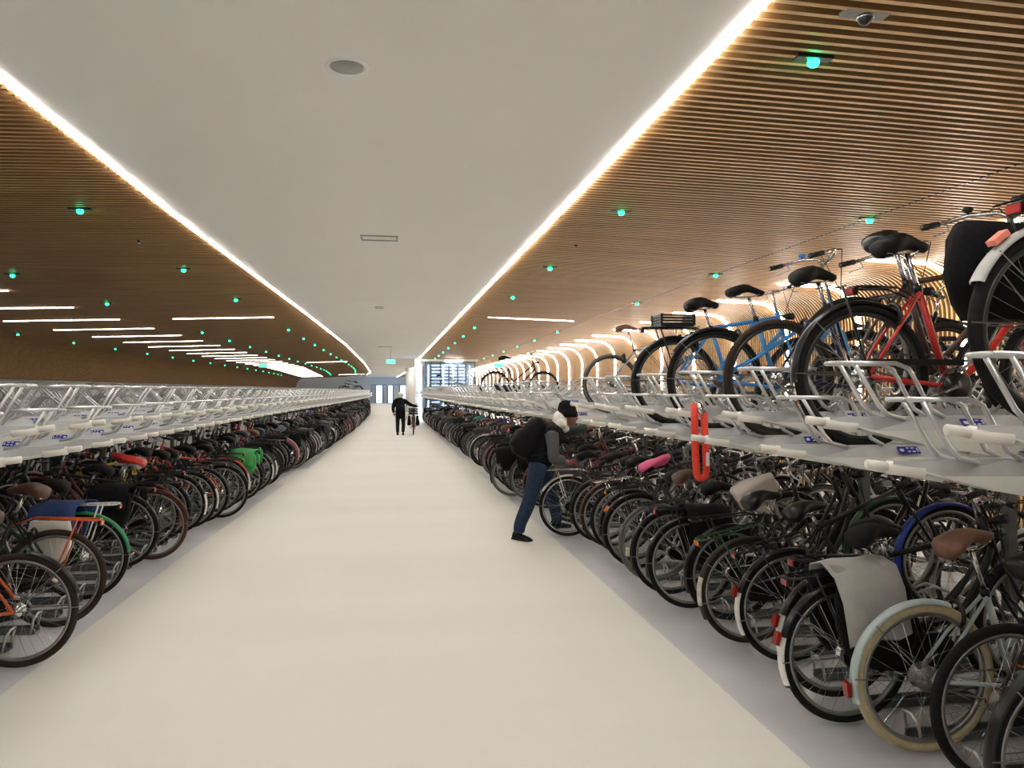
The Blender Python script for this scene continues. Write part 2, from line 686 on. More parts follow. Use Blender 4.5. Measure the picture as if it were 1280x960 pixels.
green_row((99, 260), 3.62, 'left', 'nearest the white ceiling', skip=(3,), ymax=88)
green_row((15, 342), 3.62, 'left', 'between the light bars', skip=(2,), ymax=88)
green_row((22, 417), 3.62, 'left', 'farthest from the aisle', ymax=90)
green_row((1018, 70), 3.45, 'right', 'nearest the white ceiling', skip=(4,), ymax=42)
green_row((1088, 272), 3.62, 'right', 'beyond the dotted seam', skip=(3,), ymax=42)

# ceiling camera, speaker, vents
x, y, z = on_ceiling(1083, 15)
d = empty('dome_camera', (x, y, z))
tag(d, 'small dark dome camera in the right wooden slats near the top edge', 'camera')
MB().box((0, 0, 0.0), (0.22, 0.07, 0.02), 'vent_grey').build('mount', d)
m_ = MB()
m_.ball((0, 0, -0.02), 0.034, 'housing', 14, 8)
m_.build('dome', d)
m_ = MB()
m_.tube([(0.036 * math.cos(a), 0.036 * math.sin(a), -0.022) for a in [i * math.pi / 8 for i in range(16)]], 0.005, 'chrome', 5, closed=True)
m_.build('ring', d)
for (px, py) in ((173, 300), (720, 305), (930, 364)):
    x, y, z = on_ceiling(px, py)
    q = MB()
    q.tube([(0, 0, 0.01), (0, 0, -0.02)], 0.02, 'housing', 10)
    q.ball((0, 0, -0.03), 0.012, 'chrome', 8, 5)
    tag(q.build('sprinkler', None, (x, y, z)), 'small sprinkler head in the %s slatted ceiling%s' % (('left', '') if px < 400 else ('right', ', nearer the aisle strip' if px < 800 else ', below the dotted seam')), 'sprinkler', 'sprinkler heads')
x, y, z = on_ceiling(433, 82)
s = empty('ceiling_speaker', (x, y, z))
tag(s, 'round grey speaker set flush in the white ceiling', 'speaker')
q = MB()
q.ring((0, 0, 0), 0.105, [(-.012, -.004), (.012, -.004), (.012, .006), (-.012, .006)], 'plaster', 32)
o = q.build('trim_ring', s)
o.rotation_euler = (math.pi / 2, 0, 0)
q = MB()
q.tube([(0, 0, 0.0), (0, 0, -0.006)], 0.09, 'vent_grey', 32)
q.build('grille', s)
for i, (px, py, w) in enumerate(((474, 297, .40), (474, 384, .14), (480, 433, .45))):
    x, y, z = on_ceiling(px, py)
    s = empty('ceiling_vent', (x, y, z))
    tag(s, ['flat rectangular vent in the white ceiling, behind the round speaker', 'small vent in the white ceiling, second from the speaker', 'far rectangular vent in the white ceiling above the walking person'][i], 'vent', 'ceiling vents')
    q = MB()
    q.box((0, -.13, -.006), (w, .02, .012), 'vent_grey')
    q.box((0, .13, -.006), (w, .02, .012), 'vent_grey')
    q.box((-w / 2, 0, -.006), (.02, .28, .012), 'vent_grey')
    q.box((w / 2, 0, -.006), (.02, .28, .012), 'vent_grey')
    q.build('frame', s)
    MB().box((0, 0, -.002), (w * .9, .2, .004), 'plaster').build('panel', s)
# hanging green emergency signs
for (px, py, zc, zz, lb) in ((488.5, 452, 30, None, 'pale green emergency exit sign hanging over the far aisle'), (329, 457, 33, None, 'pale green emergency sign hanging among the left light bars'),
                             (623, 457, 30, None, 'pale green emergency sign hanging before the right wall ribs')):
    X = (px - VPX) * zc / (F / CY)
    Z = CH + (HOR - py) * zc / F
    s = empty('exit_sign', (X, depth_y(X, zc), Z))
    tag(s, lb, 'exit sign', 'hanging exit signs')
    q = MB()
    q.box((0, 0, 0), (0.36, 0.04, 0.18), 'label_white')
    MATS.get('sign_glow') or mat('sign_glow', (0.12, 0.75, 0.45), emit=.35)
    q.box((0, -.022, 0), (0.33, 0.006, 0.15), 'sign_glow')
    q.build('panel', s)
    q = MB()
    q.tube([(0, 0, .09), (0, 0, ceil_z(X) - Z)], 0.008, 'vent_grey', 5)
    q.build('rod', s)

# ------------------------------------------------------------------ bicycles
def arc(c, r, a0, a1, n, y=0.0):
    return [(c[0] + r * math.cos(R_(a0 + (a1 - a0) * i / n)), y, c[2] + r * math.sin(R_(a0 + (a1 - a0) * i / n))) for i in range(n + 1)]


def wheel(c, Rw, tw, rimm, tyrem, q, hubr=0.018):
    """returns (rim with spokes and hub, tyre); q = detail 0..2"""
    n = (18, 28, 48)[q]
    ns = (10, 18, 32)[q]
    w = MB()
    rr = Rw - 2 * tw - 0.004
    w.ring(c, rr, [(-.012, -.009), (.006, -.012), (.010, 0), (.006, .012), (-.012, .009)][:5], rimm, n)
    for i in range(ns):
        a = 2 * math.pi * i / ns
        sgn = 1 if i % 2 else -1
        b = a + sgn * 0.16 * (1 if (i // 2) % 2 else -1)
        p0 = (c[0] + hubr * 1.6 * math.cos(b * 1.0 + .9 * (1 if (i // 2) % 2 else -1)), c[1] + sgn * .028, c[2] + hubr * 1.6 * math.sin(b + .9 * (1 if (i // 2) % 2 else -1)))
        p1 = (c[0] + rr * math.cos(a), c[1], c[2] + rr * math.sin(a))
        w.tube([p0, p1], (0.0016, 0.0013, 0.0011)[q], 'chrome' if rimm != 'rim_black' else 'chrome_old', 3, cap=False)
    nn = (6, 8, 12)[q]
    w.tube([(c[0], c[1] - .055, c[2]), (c[0], c[1] - .036, c[2]), (c[0], c[1] - .034, c[2]), (c[0], c[1] - .028, c[2]), (c[0], c[1] - .026, c[2]), (c[0], c[1] + .026, c[2]), (c[0], c[1] + .028, c[2]), (c[0], c[1] + .034, c[2]), (c[0], c[1] + .036, c[2]), (c[0], c[1] + .055, c[2])],
           [.008, .008, hubr * 1.7, hubr * 1.7, hubr, hubr, hubr * 1.7, hubr * 1.7, .008, .008], 'chrome' if hubr < .03 else 'chrome_old', nn)
    t = MB()
    k = (5, 6, 10)[q]
    t.ring(c, Rw - tw, [(tw * math.cos(2 * math.pi * i / k), tw * math.sin(2 * math.pi * i / k)) for i in range(k)], tyrem, n)
    return w, t


def fender(c, Rw, a0, a1, m, q, w=0.03, gap=0.014, patch=None):
    n = (10, 16, 26)[q]
    f = MB()
    R0 = Rw + gap
    sec = [(0.004, 0), (-.002, w * .7), (-.014, w), (-.016, w * .93), (-.004, w * .6), (0, 0), (-.004, -w * .6), (-.016, -w * .93), (-.014, -w), (-.002, -w * .7)]
    if q == 0:
        sec = [(.003, 0), (-.012, w), (-.014, w * .9), (-.001, 0), (-.014, -w * .9), (-.012, -w)]
    f.ring(c, R0, sec, m, n, a0, a1)
    if patch:
        pm, pa, pb = patch
        g = MB()
        g.ring(c, R0 + .002, sec, pm, 6, pa, pb)
        return f, g
    return f, None


def saddle(c, m, kind='city', q=2, tilt=0.0):
    s = MB()
    L = 0.27
    n = (8, 10, 14)[q]
    st = [(-.5, .045, .03), (-.47, .075, .055), (-.38, .095, .075), (-.24, .092, .075), (-.08, .062, .062), (.08, .038, .05), (.28, .026, .042), (.42, .022, .036), (.5, .012, .02)]
    if kind == 'sport':
        st = [(a, b * .75, h * .7) for a, b, h in st]
    secs = []
    for a, b, h in st:
        x = a * L
        zt = 0.016 * math.cos(a * 6.5)
        sec = []
        for k in range(n):
            t = 2 * math.pi * k / n
            sn = math.sin(t)
            sec.append((c[0] + x * math.cos(tilt) , c[1] + b * math.cos(t), c[2] + zt + x * math.sin(tilt) + (h * .5 * sn if sn > 0 else h * .95 * sn)))
        secs.append(sec)
    s.loft(secs, m)
    r = MB()
    if q > 0:
        for sy in (-1, 1):
            r.tube([(c[0] - .10, c[1] + sy * .045, c[2] - .03), (c[0] - .06, c[1] + sy * .03, c[2] - .055), (c[0] + .05, c[1] + sy * .02, c[2] - .05), (c[0] + .12, c[1] + sy * .005, c[2] - .02)], .0035, 'chrome', 5)
            if kind == 'city':
                pts = []
                for i in range(25):
                    t = i / 24
                    pts.append((c[0] - .10 + .014 * math.cos(t * 8 * math.pi), c[1] + sy * .05 + .014 * math.sin(t * 8 * math.pi), c[2] - .02 - .05 * t))
                r.tube(pts, .003, 'chrome', 4)
    return s, r


def bag(m, c, size, flap=None, q=1, seed=0):
    """a soft pannier: a box with bulged, slightly irregular faces"""
    rr = random.Random(seed)
    b = MB()
    sx, sy, sz = size
    nz, secs = 7, []
    n = 16
    for j in range(nz):
        t = j / (nz - 1)
        z = c[2] - sz / 2 + sz * t
        wx = sx / 2 * ((0.62, .84, .96, 1.0, 1.0, .97, .86)[j])
        wy = sy / 2 * (1.0 - .45 * t) * (.75 if j in (0,) else 1.0)
        sec = []
        for k in range(n):
            a = 2 * math.pi * k / n
            ca, sa = math.cos(a), math.sin(a)
            e = 0.45
            x = wx * abs(ca) ** e * (1 if ca > 0 else -1)
            y = wy * abs(sa) ** e * (1 if sa > 0 else -1)
            sec.append((c[0] + x + rr.uniform(-1, 1) * .006, c[1] + y + rr.uniform(-1, 1) * .005, z + rr.uniform(-1, 1) * .006))
        secs.append(sec)
    b.loft(secs, m)
    return b


def bike(p, q=2):
    """the pieces of one bicycle: list of (name, parent name or None, builder)"""
    g = p.get
    Rw = g('R', .345)
    tw = g('tw', .019)
    style = g('style', 'diamond')
    fm = g('frame', 'black')
    tube = (5, 6, 10)[q]
    out = []
    wb = 1.08
    h = (0, 0, Rw)
    fh = (wb, 0, Rw)
    BB = (.455, 0, .295)
    ts = g('fs', 0.50)
    SC = (BB[0] - math.sin(R_(19)) * ts, 0, BB[2] + math.cos(R_(19)) * ts)
    HT, HB = (.845, 0, .90), (.90, 0, .72)
    if style in ('oma', 'step'):
        HT = (.84, 0, .93)
    rim, tyre = g('rim', 'rim'), g('tyre', 'tyre')
    wr, tr = wheel(h, Rw, tw, rim, tyre, q, g('hubr', .024))
    wf, tf = wheel(fh, Rw, tw, rim, g('tyre_front', tyre), q, .02)
    out += [('rear_wheel', None, wr), ('tyre', 'rear_wheel', tr), ('front_wheel', None, wf), ('tyre', 'front_wheel', tf)]
    f = MB()
    T = g('tr', .0165)
    ax = .055
    f.tube([BB, SC], T, fm, tube)
    f.tube([(BB[0], -.035, BB[2]), (BB[0], .035, BB[2])], .022, fm, tube + 2)
    f.tube([HB, HT], T + .003, fm, tube)
    for sy in (-1, 1):
        f.tube([(SC[0], sy * .016, SC[2] - .02), (SC[0] * .5, sy * .05, (SC[2] + Rw) / 2), (0, sy * ax, Rw)], .0085, fm, tube)
        f.tube([(BB[0], sy * .03, BB[2]), (BB[0] - .1, sy * .04, BB[2] + .01), (0, sy * ax, Rw)], .010, fm, tube)
    if style == 'diamond':
        f.tube([SC, (HT[0] + .01, 0, HT[2] - .04)], T * .95, fm, tube)
        f.tube([BB, (HB[0] - .01, 0, HB[2] + .03)], T * 1.1, fm, tube)
        if g('double_top'):
            f.tube([(SC[0] + .02, 0, SC[2] - .10), (HT[0] + .02, 0, HT[2] - .12)], T * .9, fm, tube)
    elif style == 'oma':
        a, b = Vector((BB[0] + .01, 0, BB[2] + .01)), Vector((HB[0] - .01, 0, HB[2] + .05))
        for dx, dz, st in ((0, 0, a), (0, .09, Vector((BB[0] - .03, 0, BB[2] + .12)))):
            e = Vector((b.x - dz * .25, 0, b.z + dz))
            m1 = Vector((.68, 0, .40 + dz))
            pts = []
            for i in range(9):
                t = i / 8
                pts.append(st * (1 - t) ** 2 + m1 * 2 * t * (1 - t) + e * t * t)
            f.tube(pts, T * (1.05 if dz == 0 else .8), fm, tube)
            if g('single'):
                break
    elif style == 'step':
        f.tube([(BB[0] - .055, 0, BB[2] + .17), (HT[0] + .02, 0, HT[2] - .08)], T * .9, fm, tube)
        f.tube([BB, (HB[0] - .01, 0, HB[2] + .03)], T * 1.05, fm, tube)
    else:  # mixte: twin tubes down to the rear hub
        for sy in (-1, 1):
            f.tube([(HT[0] + .01, sy * .012, HT[2] - .05), (.39, sy * .022, .56), (0, sy * ax, Rw)], .009, fm, tube)
        f.tube([BB, (HB[0] - .01, 0, HB[2] + .03)], T * 1.05, fm, tube)
    out.append(('frame', None, f))
    if g('decal') and q == 2:
        k = MB()
        a, b = Vector(BB), Vector((HB[0] - .01, 0, HB[2] + .03))
        for sy in (-1, 1):
            for i in range(4):
                c0 = a.lerp(b, .45 + .07 * i)
                k.box((c0.x, sy * (T + .003), c0.z), (.018, .003, .02), g('decal'))
        out.append(('decal', 'frame', k))
    k = MB()
    for sy in (-1, 1):
        k.tube([(HB[0] + .005, 0, HB[2]), (HB[0] + .01, sy * .045, HB[2] - .05), (HB[0] + .06, sy * .05, HB[2] - .20), (fh[0], sy * .052, Rw)], .0105, g('fork', fm), tube)
    out.append(('fork', None, k))
    # seat
    sz = g('sh', .12)
    top = (SC[0] - math.sin(R_(19)) * sz, 0, SC[2] + math.cos(R_(19)) * sz)
    k = MB()
    k.tube([SC, top], .0125, g('post', 'chrome'), tube)
    if q:
        k.tube([(SC[0] + .004, 0, SC[2] - .02), (SC[0], 0, SC[2] + .015)], .02, 'black', tube)
    out.append(('seat_post', None, k))
    sc = (top[0] - .02, 0, top[2] + .05)
    sm, rl = saddle(sc, g('saddle', 'black_matt'), g('sk', 'city'), q, g('stilt', 0.0))
    out.append(('saddle', None, sm))
    if rl.v:
        out.append(('saddle_rail', 'saddle', rl))
    # handlebar
    hk = g('bar', 'swept')
    hh = g('hh', .16)
    st = (HT[0] - .03 - hh * .25, 0, HT[2] + hh)
    k = MB()
    cm = g('barm', 'chrome')
    k.tube([HT, (HT[0] - hh * .25, 0, HT[2] + hh)], .012, cm, tube)
    if hk == 'swept':
        w = g('bw', .27)
        P = [(.60, -w, st[2] + .0), (.70, -w * 1.02, st[2] + .025), (.82, -w * .8, st[2] + .06), (.88, -w * .35, st[2] + .045), (.87, 0, st[2] + .0)]
        P = [(x - .845 + st[0] + .03, y, z) for x, y, z in P]
        grips = (P[0], P[1])
    elif hk == 'flat':
        w = g('bw', .28)
        k.tube([st, (st[0] + .09, 0, st[2] + .01)], .014, cm, tube)
        P = [(st[0] + .04, -w, st[2] + .015), (st[0] + .07, -w * .55, st[2] + .015), (st[0] + .09, 0, st[2] + .01)]
        grips = (P[0], tuple(P[0][i] * .55 + P[1][i] * .45 for i in range(3)))
    else:  # drop
        w = .2
        P = [(st[0] + .10, -w, st[2] - .13), (st[0] + .19, -w, st[2] - .09), (st[0] + .2, -w, st[2] - .02), (st[0] + .12, -w, st[2] + .01), (st[0] + .08, -w * .5, st[2] + .01), (st[0] + .08, 0, st[2] + .01)]
        grips = (P[0], P[1])
        k.tube([st, (st[0] + .08, 0, st[2] + .01)], .014, cm, tube)
    full = P + [(x, -y, z) for x, y, z in reversed(P[:-1])]
    k.tube(full, .011, cm, tube)
    out.append(('handlebar', None, k))
    for sy in (1, -1):
        gp = MB()
        a, b = [(v[0], v[1] * sy, v[2]) for v in grips]
        gp.tube([a, b], .0165, g('grip', 'rubber'), tube + 1)
        if q:
            gp.tube([(b[0] + .02, b[1] * .9, b[2] + .005), (b[0] + .05, b[1] * .95, b[2] - .035), (a[0] + .06, a[1], a[2] - .045)], .004, 'chrome_old' if q == 2 else 'black', 5)
        out.append(('grip', 'handlebar', gp))
    if g('bell') and q == 2:
        gp = MB()
        b = P[2] if hk == 'swept' else P[1]
        by = -b[1] if g('bell_left', True) else b[1]
        gp.ball((b[0], by, b[2] + .03), (.028, .028, .018), g('bell') if isinstance(g('bell'), str) else 'chrome', 12, 6)
        gp.tube([(b[0], by, b[2]), (b[0], by, b[2] + .03)], .008, 'black', 6)
        out.append(('bell', 'handlebar', gp))
    # cables
    if q:
        k = MB()
        for sy in (-1, 1):
            b = P[2] if len(P) > 3 else P[1]
            k.tube([(b[0], b[1] * sy, b[2]), (b[0] + .10, b[1] * sy * .6, b[2] + .02), (HT[0] + .09, sy * .02, HT[2] + .03), (HB[0] + .05, 0, HB[2]), (HB[0] + .02, sy * .03, HB[2] - .1)], .003, 'rubber', 4)
        out.append(('brake_cable', None, k))
    # crank
    k = MB()
    k.ring(BB, .085, [(-.004, -.047), (.006, -.047), (.006, -.044), (-.004, -.044)], 'chrome_old', (12, 18, 28)[q])
    for i in range(5):
        a = i * 2 * math.pi / 5
        k.tube([(BB[0], -.046, BB[2]), (BB[0] + .083 * math.cos(a), -.046, BB[2] + .083 * math.sin(a))], .006, 'chrome_old', 4)
    ca = R_(g('crank', rnd.uniform(0, 360)))
    for sy in (-1, 1):
        e = (BB[0] + sy * .17 * math.cos(ca), sy * .07, BB[2] + sy * .17 * math.sin(ca))
        k.tube([(BB[0], sy * .03, BB[2]), (BB[0], sy * .062, BB[2])], .011, 'chrome_old', 6)
        k.tube([(BB[0], sy * .062, BB[2]), e], .0085, g('crankm', 'chrome_old'), 6)
    out.append(('crank', None, k))
    for sy in (-1, 1):
        e = (BB[0] + sy * .17 * math.cos(ca), sy * .115, BB[2] + sy * .17 * math.sin(ca))
        pd = MB()
        pd.box(e, (.09, .085, .022), 'rubber')
        if q == 2:
            pd.box((e[0] + .046, e[1], e[2]), (.004, .06, .014), 'orange_lens')
            pd.box((e[0] - .046, e[1], e[2]), (.004, .06, .014), 'orange_lens')
        out.append(('pedal', 'crank', pd))
    cg = g('chaincase', True)
    k = MB()
    if cg == 'slim':
        k.box((.25, -.05, .41), (.48, .03, .03), 'black', Matrix.Rotation(R_(0), 3, 'Y'))
        k.disc((BB[0], -.052, BB[2]), .07, .01, 'black', 20)
        out.append(('chain_guard', None, k))
    elif cg:
        cgm = g('ccm', 'black')
        yy = -.05
        A = (BB[0] + .0, yy, BB[2])
        ptsT = [(A[0] + .105 * math.cos(R_(a)), A[2] + .105 * math.sin(R_(a))) for a in range(-100, 101, 25)]
        ptsT += [(.0 + .055 * math.cos(R_(a)), Rw + .055 * math.sin(R_(a))) for a in range(95, 266, 34)]
        nn = len(ptsT)
        vv = [(x, yy - .018, z) for x, z in ptsT] + [(x, yy + .014, z) for x, z in ptsT]
        ff = [tuple(range(nn)), tuple(range(nn, 2 * nn))[::-1]] + [(i, (i + 1) % nn, nn + (i + 1) % nn, nn + i) for i in range(nn)]
        k.add(vv, ff, cgm, False)
        out.append(('chain_guard', None, k))
    else:
        k.tube([(BB[0], -.046, BB[2] + .088), (0, -.042, Rw + .035)], .005, 'chrome_old', 4)
        k.tube([(BB[0], -.046, BB[2] - .088), (0, -.042, Rw - .035)], .005, 'chrome_old', 4)
        k.disc((0, -.042, Rw), .038, .012, 'chrome_old', 12)
        out.append(('chain', None, k))
    # fenders
    if g('fender', fm):
        fa, fb = g('fa', 55), g('fb', 196)
        f1, p1 = fender(h, Rw, fa, fb, g('fender', fm), q, w=g('fw', .028), patch=g('patch'))
        out.append(('rear_fender', None, f1))
        if p1:
            out.append(('fender_patch', 'rear_fender', p1))
        f2, _ = fender(fh, Rw, *g('ff', (-18, 128)), g('ffender', g('fender', fm)), q, w=g('ffw', g('fw', .028)))
        out.append(('front_fender', None, f2))
        if q:
            k = MB()
            for sy in (-1, 1):
                for a in ((135, 178) if q == 2 else (150,)):
                    k.tube([(0, sy * .055, Rw), ((Rw + .012) * math.cos(R_(a)), sy * .028, Rw + (Rw + .012) * math.sin(R_(a)))], .003, g('staym', 'chrome_old'), 4)
            out.append(('fender_stay', None, k))
    # carrier
    if g('carrier', True):
        k = MB()
        cm2 = g('carm', 'black')
        zc_ = Rw * 2 + .075
        xa_, xb_ = g('cx', -.27), .16
        w = .06
        k.tube([(xb_, -w * .6, zc_), (xa_ + .04, -w, zc_), (xa_, -w * .6, zc_), (xa_, w * .6, zc_), (xa_ + .04, w, zc_), (xb_, w * .6, zc_)], .0065, cm2, tube)
        for x_ in ((-.2, -.12, -.04, .04, .12) if q == 2 else (-.15, .0)):
            k.tube([(x_, -w, zc_), (x_, w, zc_)], .004, cm2, 4)
        if q == 2:
            k.tube([(xa_ + .02, 0, zc_ + .004), (xb_, 0, zc_ + .004)], .004, cm2, 4)
        for sy in (-1, 1):
            k.tube([(-.14, sy * w, zc_), (-.07, sy * .065, Rw + .2), (0, sy * .06, Rw)], .006, cm2, tube)
            k.tube([(xb_, sy * w * .6, zc_), (SC[0] - .0, sy * .02, SC[2] - .06)], .005, cm2, tube)
            if g('box_carrier'):
                k.tube([(-.2, sy * w, zc_), (-.2, sy * .07, zc_ - .18), (-.0, sy * .07, zc_ - .22), (.1, sy * w, zc_)], .005, cm2, tube)
        out.append(('carrier', None, k))
        if g('tail', 'red_lens'):
            k = MB()
            k.box((xa_ - .010, 0, zc_ - .02), (.018, .058, .03), g('tail', 'red_lens'))
            k.box((xa_ - .002, 0, zc_ - .02), (.02, .066, .038), 'black')
            out.append(('tail_light', None, k))
    if g('reflector'):
        k = MB()
        a = R_(g('ra', 160))
        c_ = ((Rw + .035) * math.cos(a), 0, Rw + (Rw + .035) * math.sin(a))
        k.box(c_, (.02, .04, .065), g('reflector'), Matrix.Rotation(-(a - math.pi), 3, 'Y'))
        out.append(('reflector', 'rear_fender' if g('fender', fm) else None, k))
    if g('lamp', True) and q:
        k = MB()
        lx, lz = HT[0] + .10, HT[2] - .03
        k.tube([(lx - .045, 0, lz), (lx, 0, lz), (lx + .04, 0, lz), (lx + .045, 0, lz)], [.012, .026, .03, .022], g('lampm', 'black'), 10)
        k.tube([(lx - .02, 0, lz), (HT[0], 0, HT[2] - .02)], .006, 'black', 5)
        out.append(('head_lamp', None, k))
    if g('ringlock', True) and q:
        k = MB()
        a0 = (0.16, 0, Rw * 2 - .06)
        pts = [(a0[0], .055 * math.cos(R_(t)), a0[2] + .06 * math.sin(R_(t))) for t in range(-50, 231, 28)]
        k.tube(pts, .011, 'black', 6)
        k.box((a0[0], .055, a0[2] + .02), (.03, .03, .05), 'black')
        out.append(('ring_lock', None, k))
    if g('stand', True) and q:
        k = MB()
        k.tube([(BB[0] - .1, .05, BB[2] - .02), (.1, .09, Rw - .12)], .008, 'chrome_old', 6)
        out.append(('kickstand', None, k))
    # loads
    zc_ = Rw * 2 + .07
    if g('bag'):
        bm = g('bag')
        bs = g('bs', (.34, .14, .34))
        for i, sy in enumerate(g('sides', (-1, 1))):
            b = bag(bm, (g('bx', -.04), sy * (.075 + bs[1] / 2), zc_ - bs[2] / 2 - .035), bs, seed=i + int(1000 * bs[0]))
            out.append(('pannier', None, b))
        k = MB()
        secs = []
        yo = .09 + bs[1]
        fl = g('flap', bm)
        for x_ in (-.18, -.06, .08, .16):
            row = []
            for yy, dz in ((-yo - .014, -.20), (-yo, -.06), (-yo + .05, .010), (0, .028), (yo - .05, .010), (yo, -.06), (yo + .014, -.20)):
                row.append((x_ + g('bx', -.04) + .03 * math.sin(yy * 9), yy * (1.0 + .04 * math.sin(x_ * 30)), zc_ + dz * g('fl', 1.0) + .01 * math.sin(x_ * 25 + yy * 14) + .008))
            secs.append(row)
        vv = [v for s_ in secs for v in s_]
        top_ = len(vv)
        ff = []
        for i in range(3):
            for j in range(6):
                ff.append((i * 7 + j, i * 7 + j + 1, i * 7 + j + 8, i * 7 + j + 7))
        vv += [(x_, y_, z_ - .006) for x_, y_, z_ in vv]
        ff += [tuple(v + top_ for v in reversed(f_)) for f_ in ff[:18]]
        for j in range(6):
            ff.append((j, j + top_, j + 1 + top_, j + 1))
            ff.append((21 + j, 22 + j, 22 + j + top_, 21 + j + top_))
        for i in range(3):
            ff.append((i * 7, i * 7 + 7, i * 7 + 7 + top_, i * 7 + top_))
            ff.append((i * 7 + 6, i * 7 + 6 + top_, i * 7 + 13 + top_, i * 7 + 13))
        if not g('noflap'):
            k.add(vv, ff, fl)
            out.append(('pannier_flap', 'pannier', k))
    if g('crate'):
        cmt, cx_, cz_, cs = g('crate')
        k = MB()
        X, Y, Z = cs
        for i in range(4):
            zz = cz_ + Z * (i + .5) / 4
            for sy in (-1, 1):
                k.box((cx_, sy * Y / 2, zz), (X, .008, Z / 6), cmt)
                k.box((cx_ + sy * X / 2, 0, zz), (.008, Y, Z / 6), cmt)
        for sx in (-1, 1):
            for sy in (-1, 1):
                k.box((cx_ + sx * X / 2, sy * Y / 2, cz_ + Z / 2), (.02, .02, Z), cmt)
        k.box((cx_, 0, cz_), (X, Y, .012), cmt)
        out.append(('crate', None, k))
    if g('cover'):
        k = MB()
        s_ = sc
        rr = random.Random(3)
        secs = []
        for a_, b_, h_, d_ in ((-.17, .05, .02, .03), (-.155, .105, .045, .06), (-.08, .115, .05, .08), (.02, .085, .045, .12), (.09, .055, .04, .13), (.15, .04, .03, .06), (.165, .02, .015, .03)):
            d_ *= .45 if g('cover_small') else 2.0
            sec = []
            for t in range(14):
                an = 2 * math.pi * t / 14
                sn = math.sin(an)
                tl = g('ctilt', .28)
                sec.append((s_[0] + a_ * .92 - (.04 * sn if sn < 0 else 0) * (0 if g('cover_small') else 1), b_ * math.cos(an) * (1 if sn > -.3 else .72), s_[2] + .012 + a_ * tl + (h_ * sn if sn > 0 else d_ * sn) + rr.uniform(-.010, .010)))
            secs.append(sec)
        k.loft(secs, g('cover'))
        out.append(('saddle_cover', 'saddle', k))
    if g('basket'):
        k = MB()
        bx_, bz_ = HT[0] + .22, HT[2] + .0
        for i in range(5):
            zz = bz_ + i * .05
            wx, wy = .12 + i * .006, .15 + i * .01
            k.tube([(bx_ - wx, -wy, zz), (bx_ + wx, -wy, zz), (bx_ + wx, wy, zz), (bx_ - wx, wy, zz)], .004, g('basket'), 4, closed=True)
        for t in range(12):
            a = t * 2 * math.pi / 12
            c_, s_ = max(-1, min(1, 1.4 * math.cos(a))), max(-1, min(1, 1.4 * math.sin(a)))
            k.tube([(bx_ + .12 * c_, .15 * s_, bz_), (bx_ + .144 * c_, .19 * s_, bz_ + .2)], .003, g('basket'), 4)
        out.append(('basket', None, k))
    return out


def one_mesh(parts):
    m = MB()
    for _, _, b in parts:
        m.merge(b)
    return m


def place_bike(p, X, Y, Z, rz, label, q=2, group=None, pitch=0.0, roll=0.0):
    root = empty('bicycle', (X, Y, Z))
    root.rotation_euler = (roll, pitch, rz)
    made = {}
    for name, par, b in bike(p, q):
        if not b.v:
            continue
        o = b.build(name, made.get(par, root) if par else root)
        if par is None and name not in made:
            made[name] = o
    tag(root, label, 'bicycle', group)
    return root


# ------------------------------------------------------------------ racks
TRAY_L = 1.95


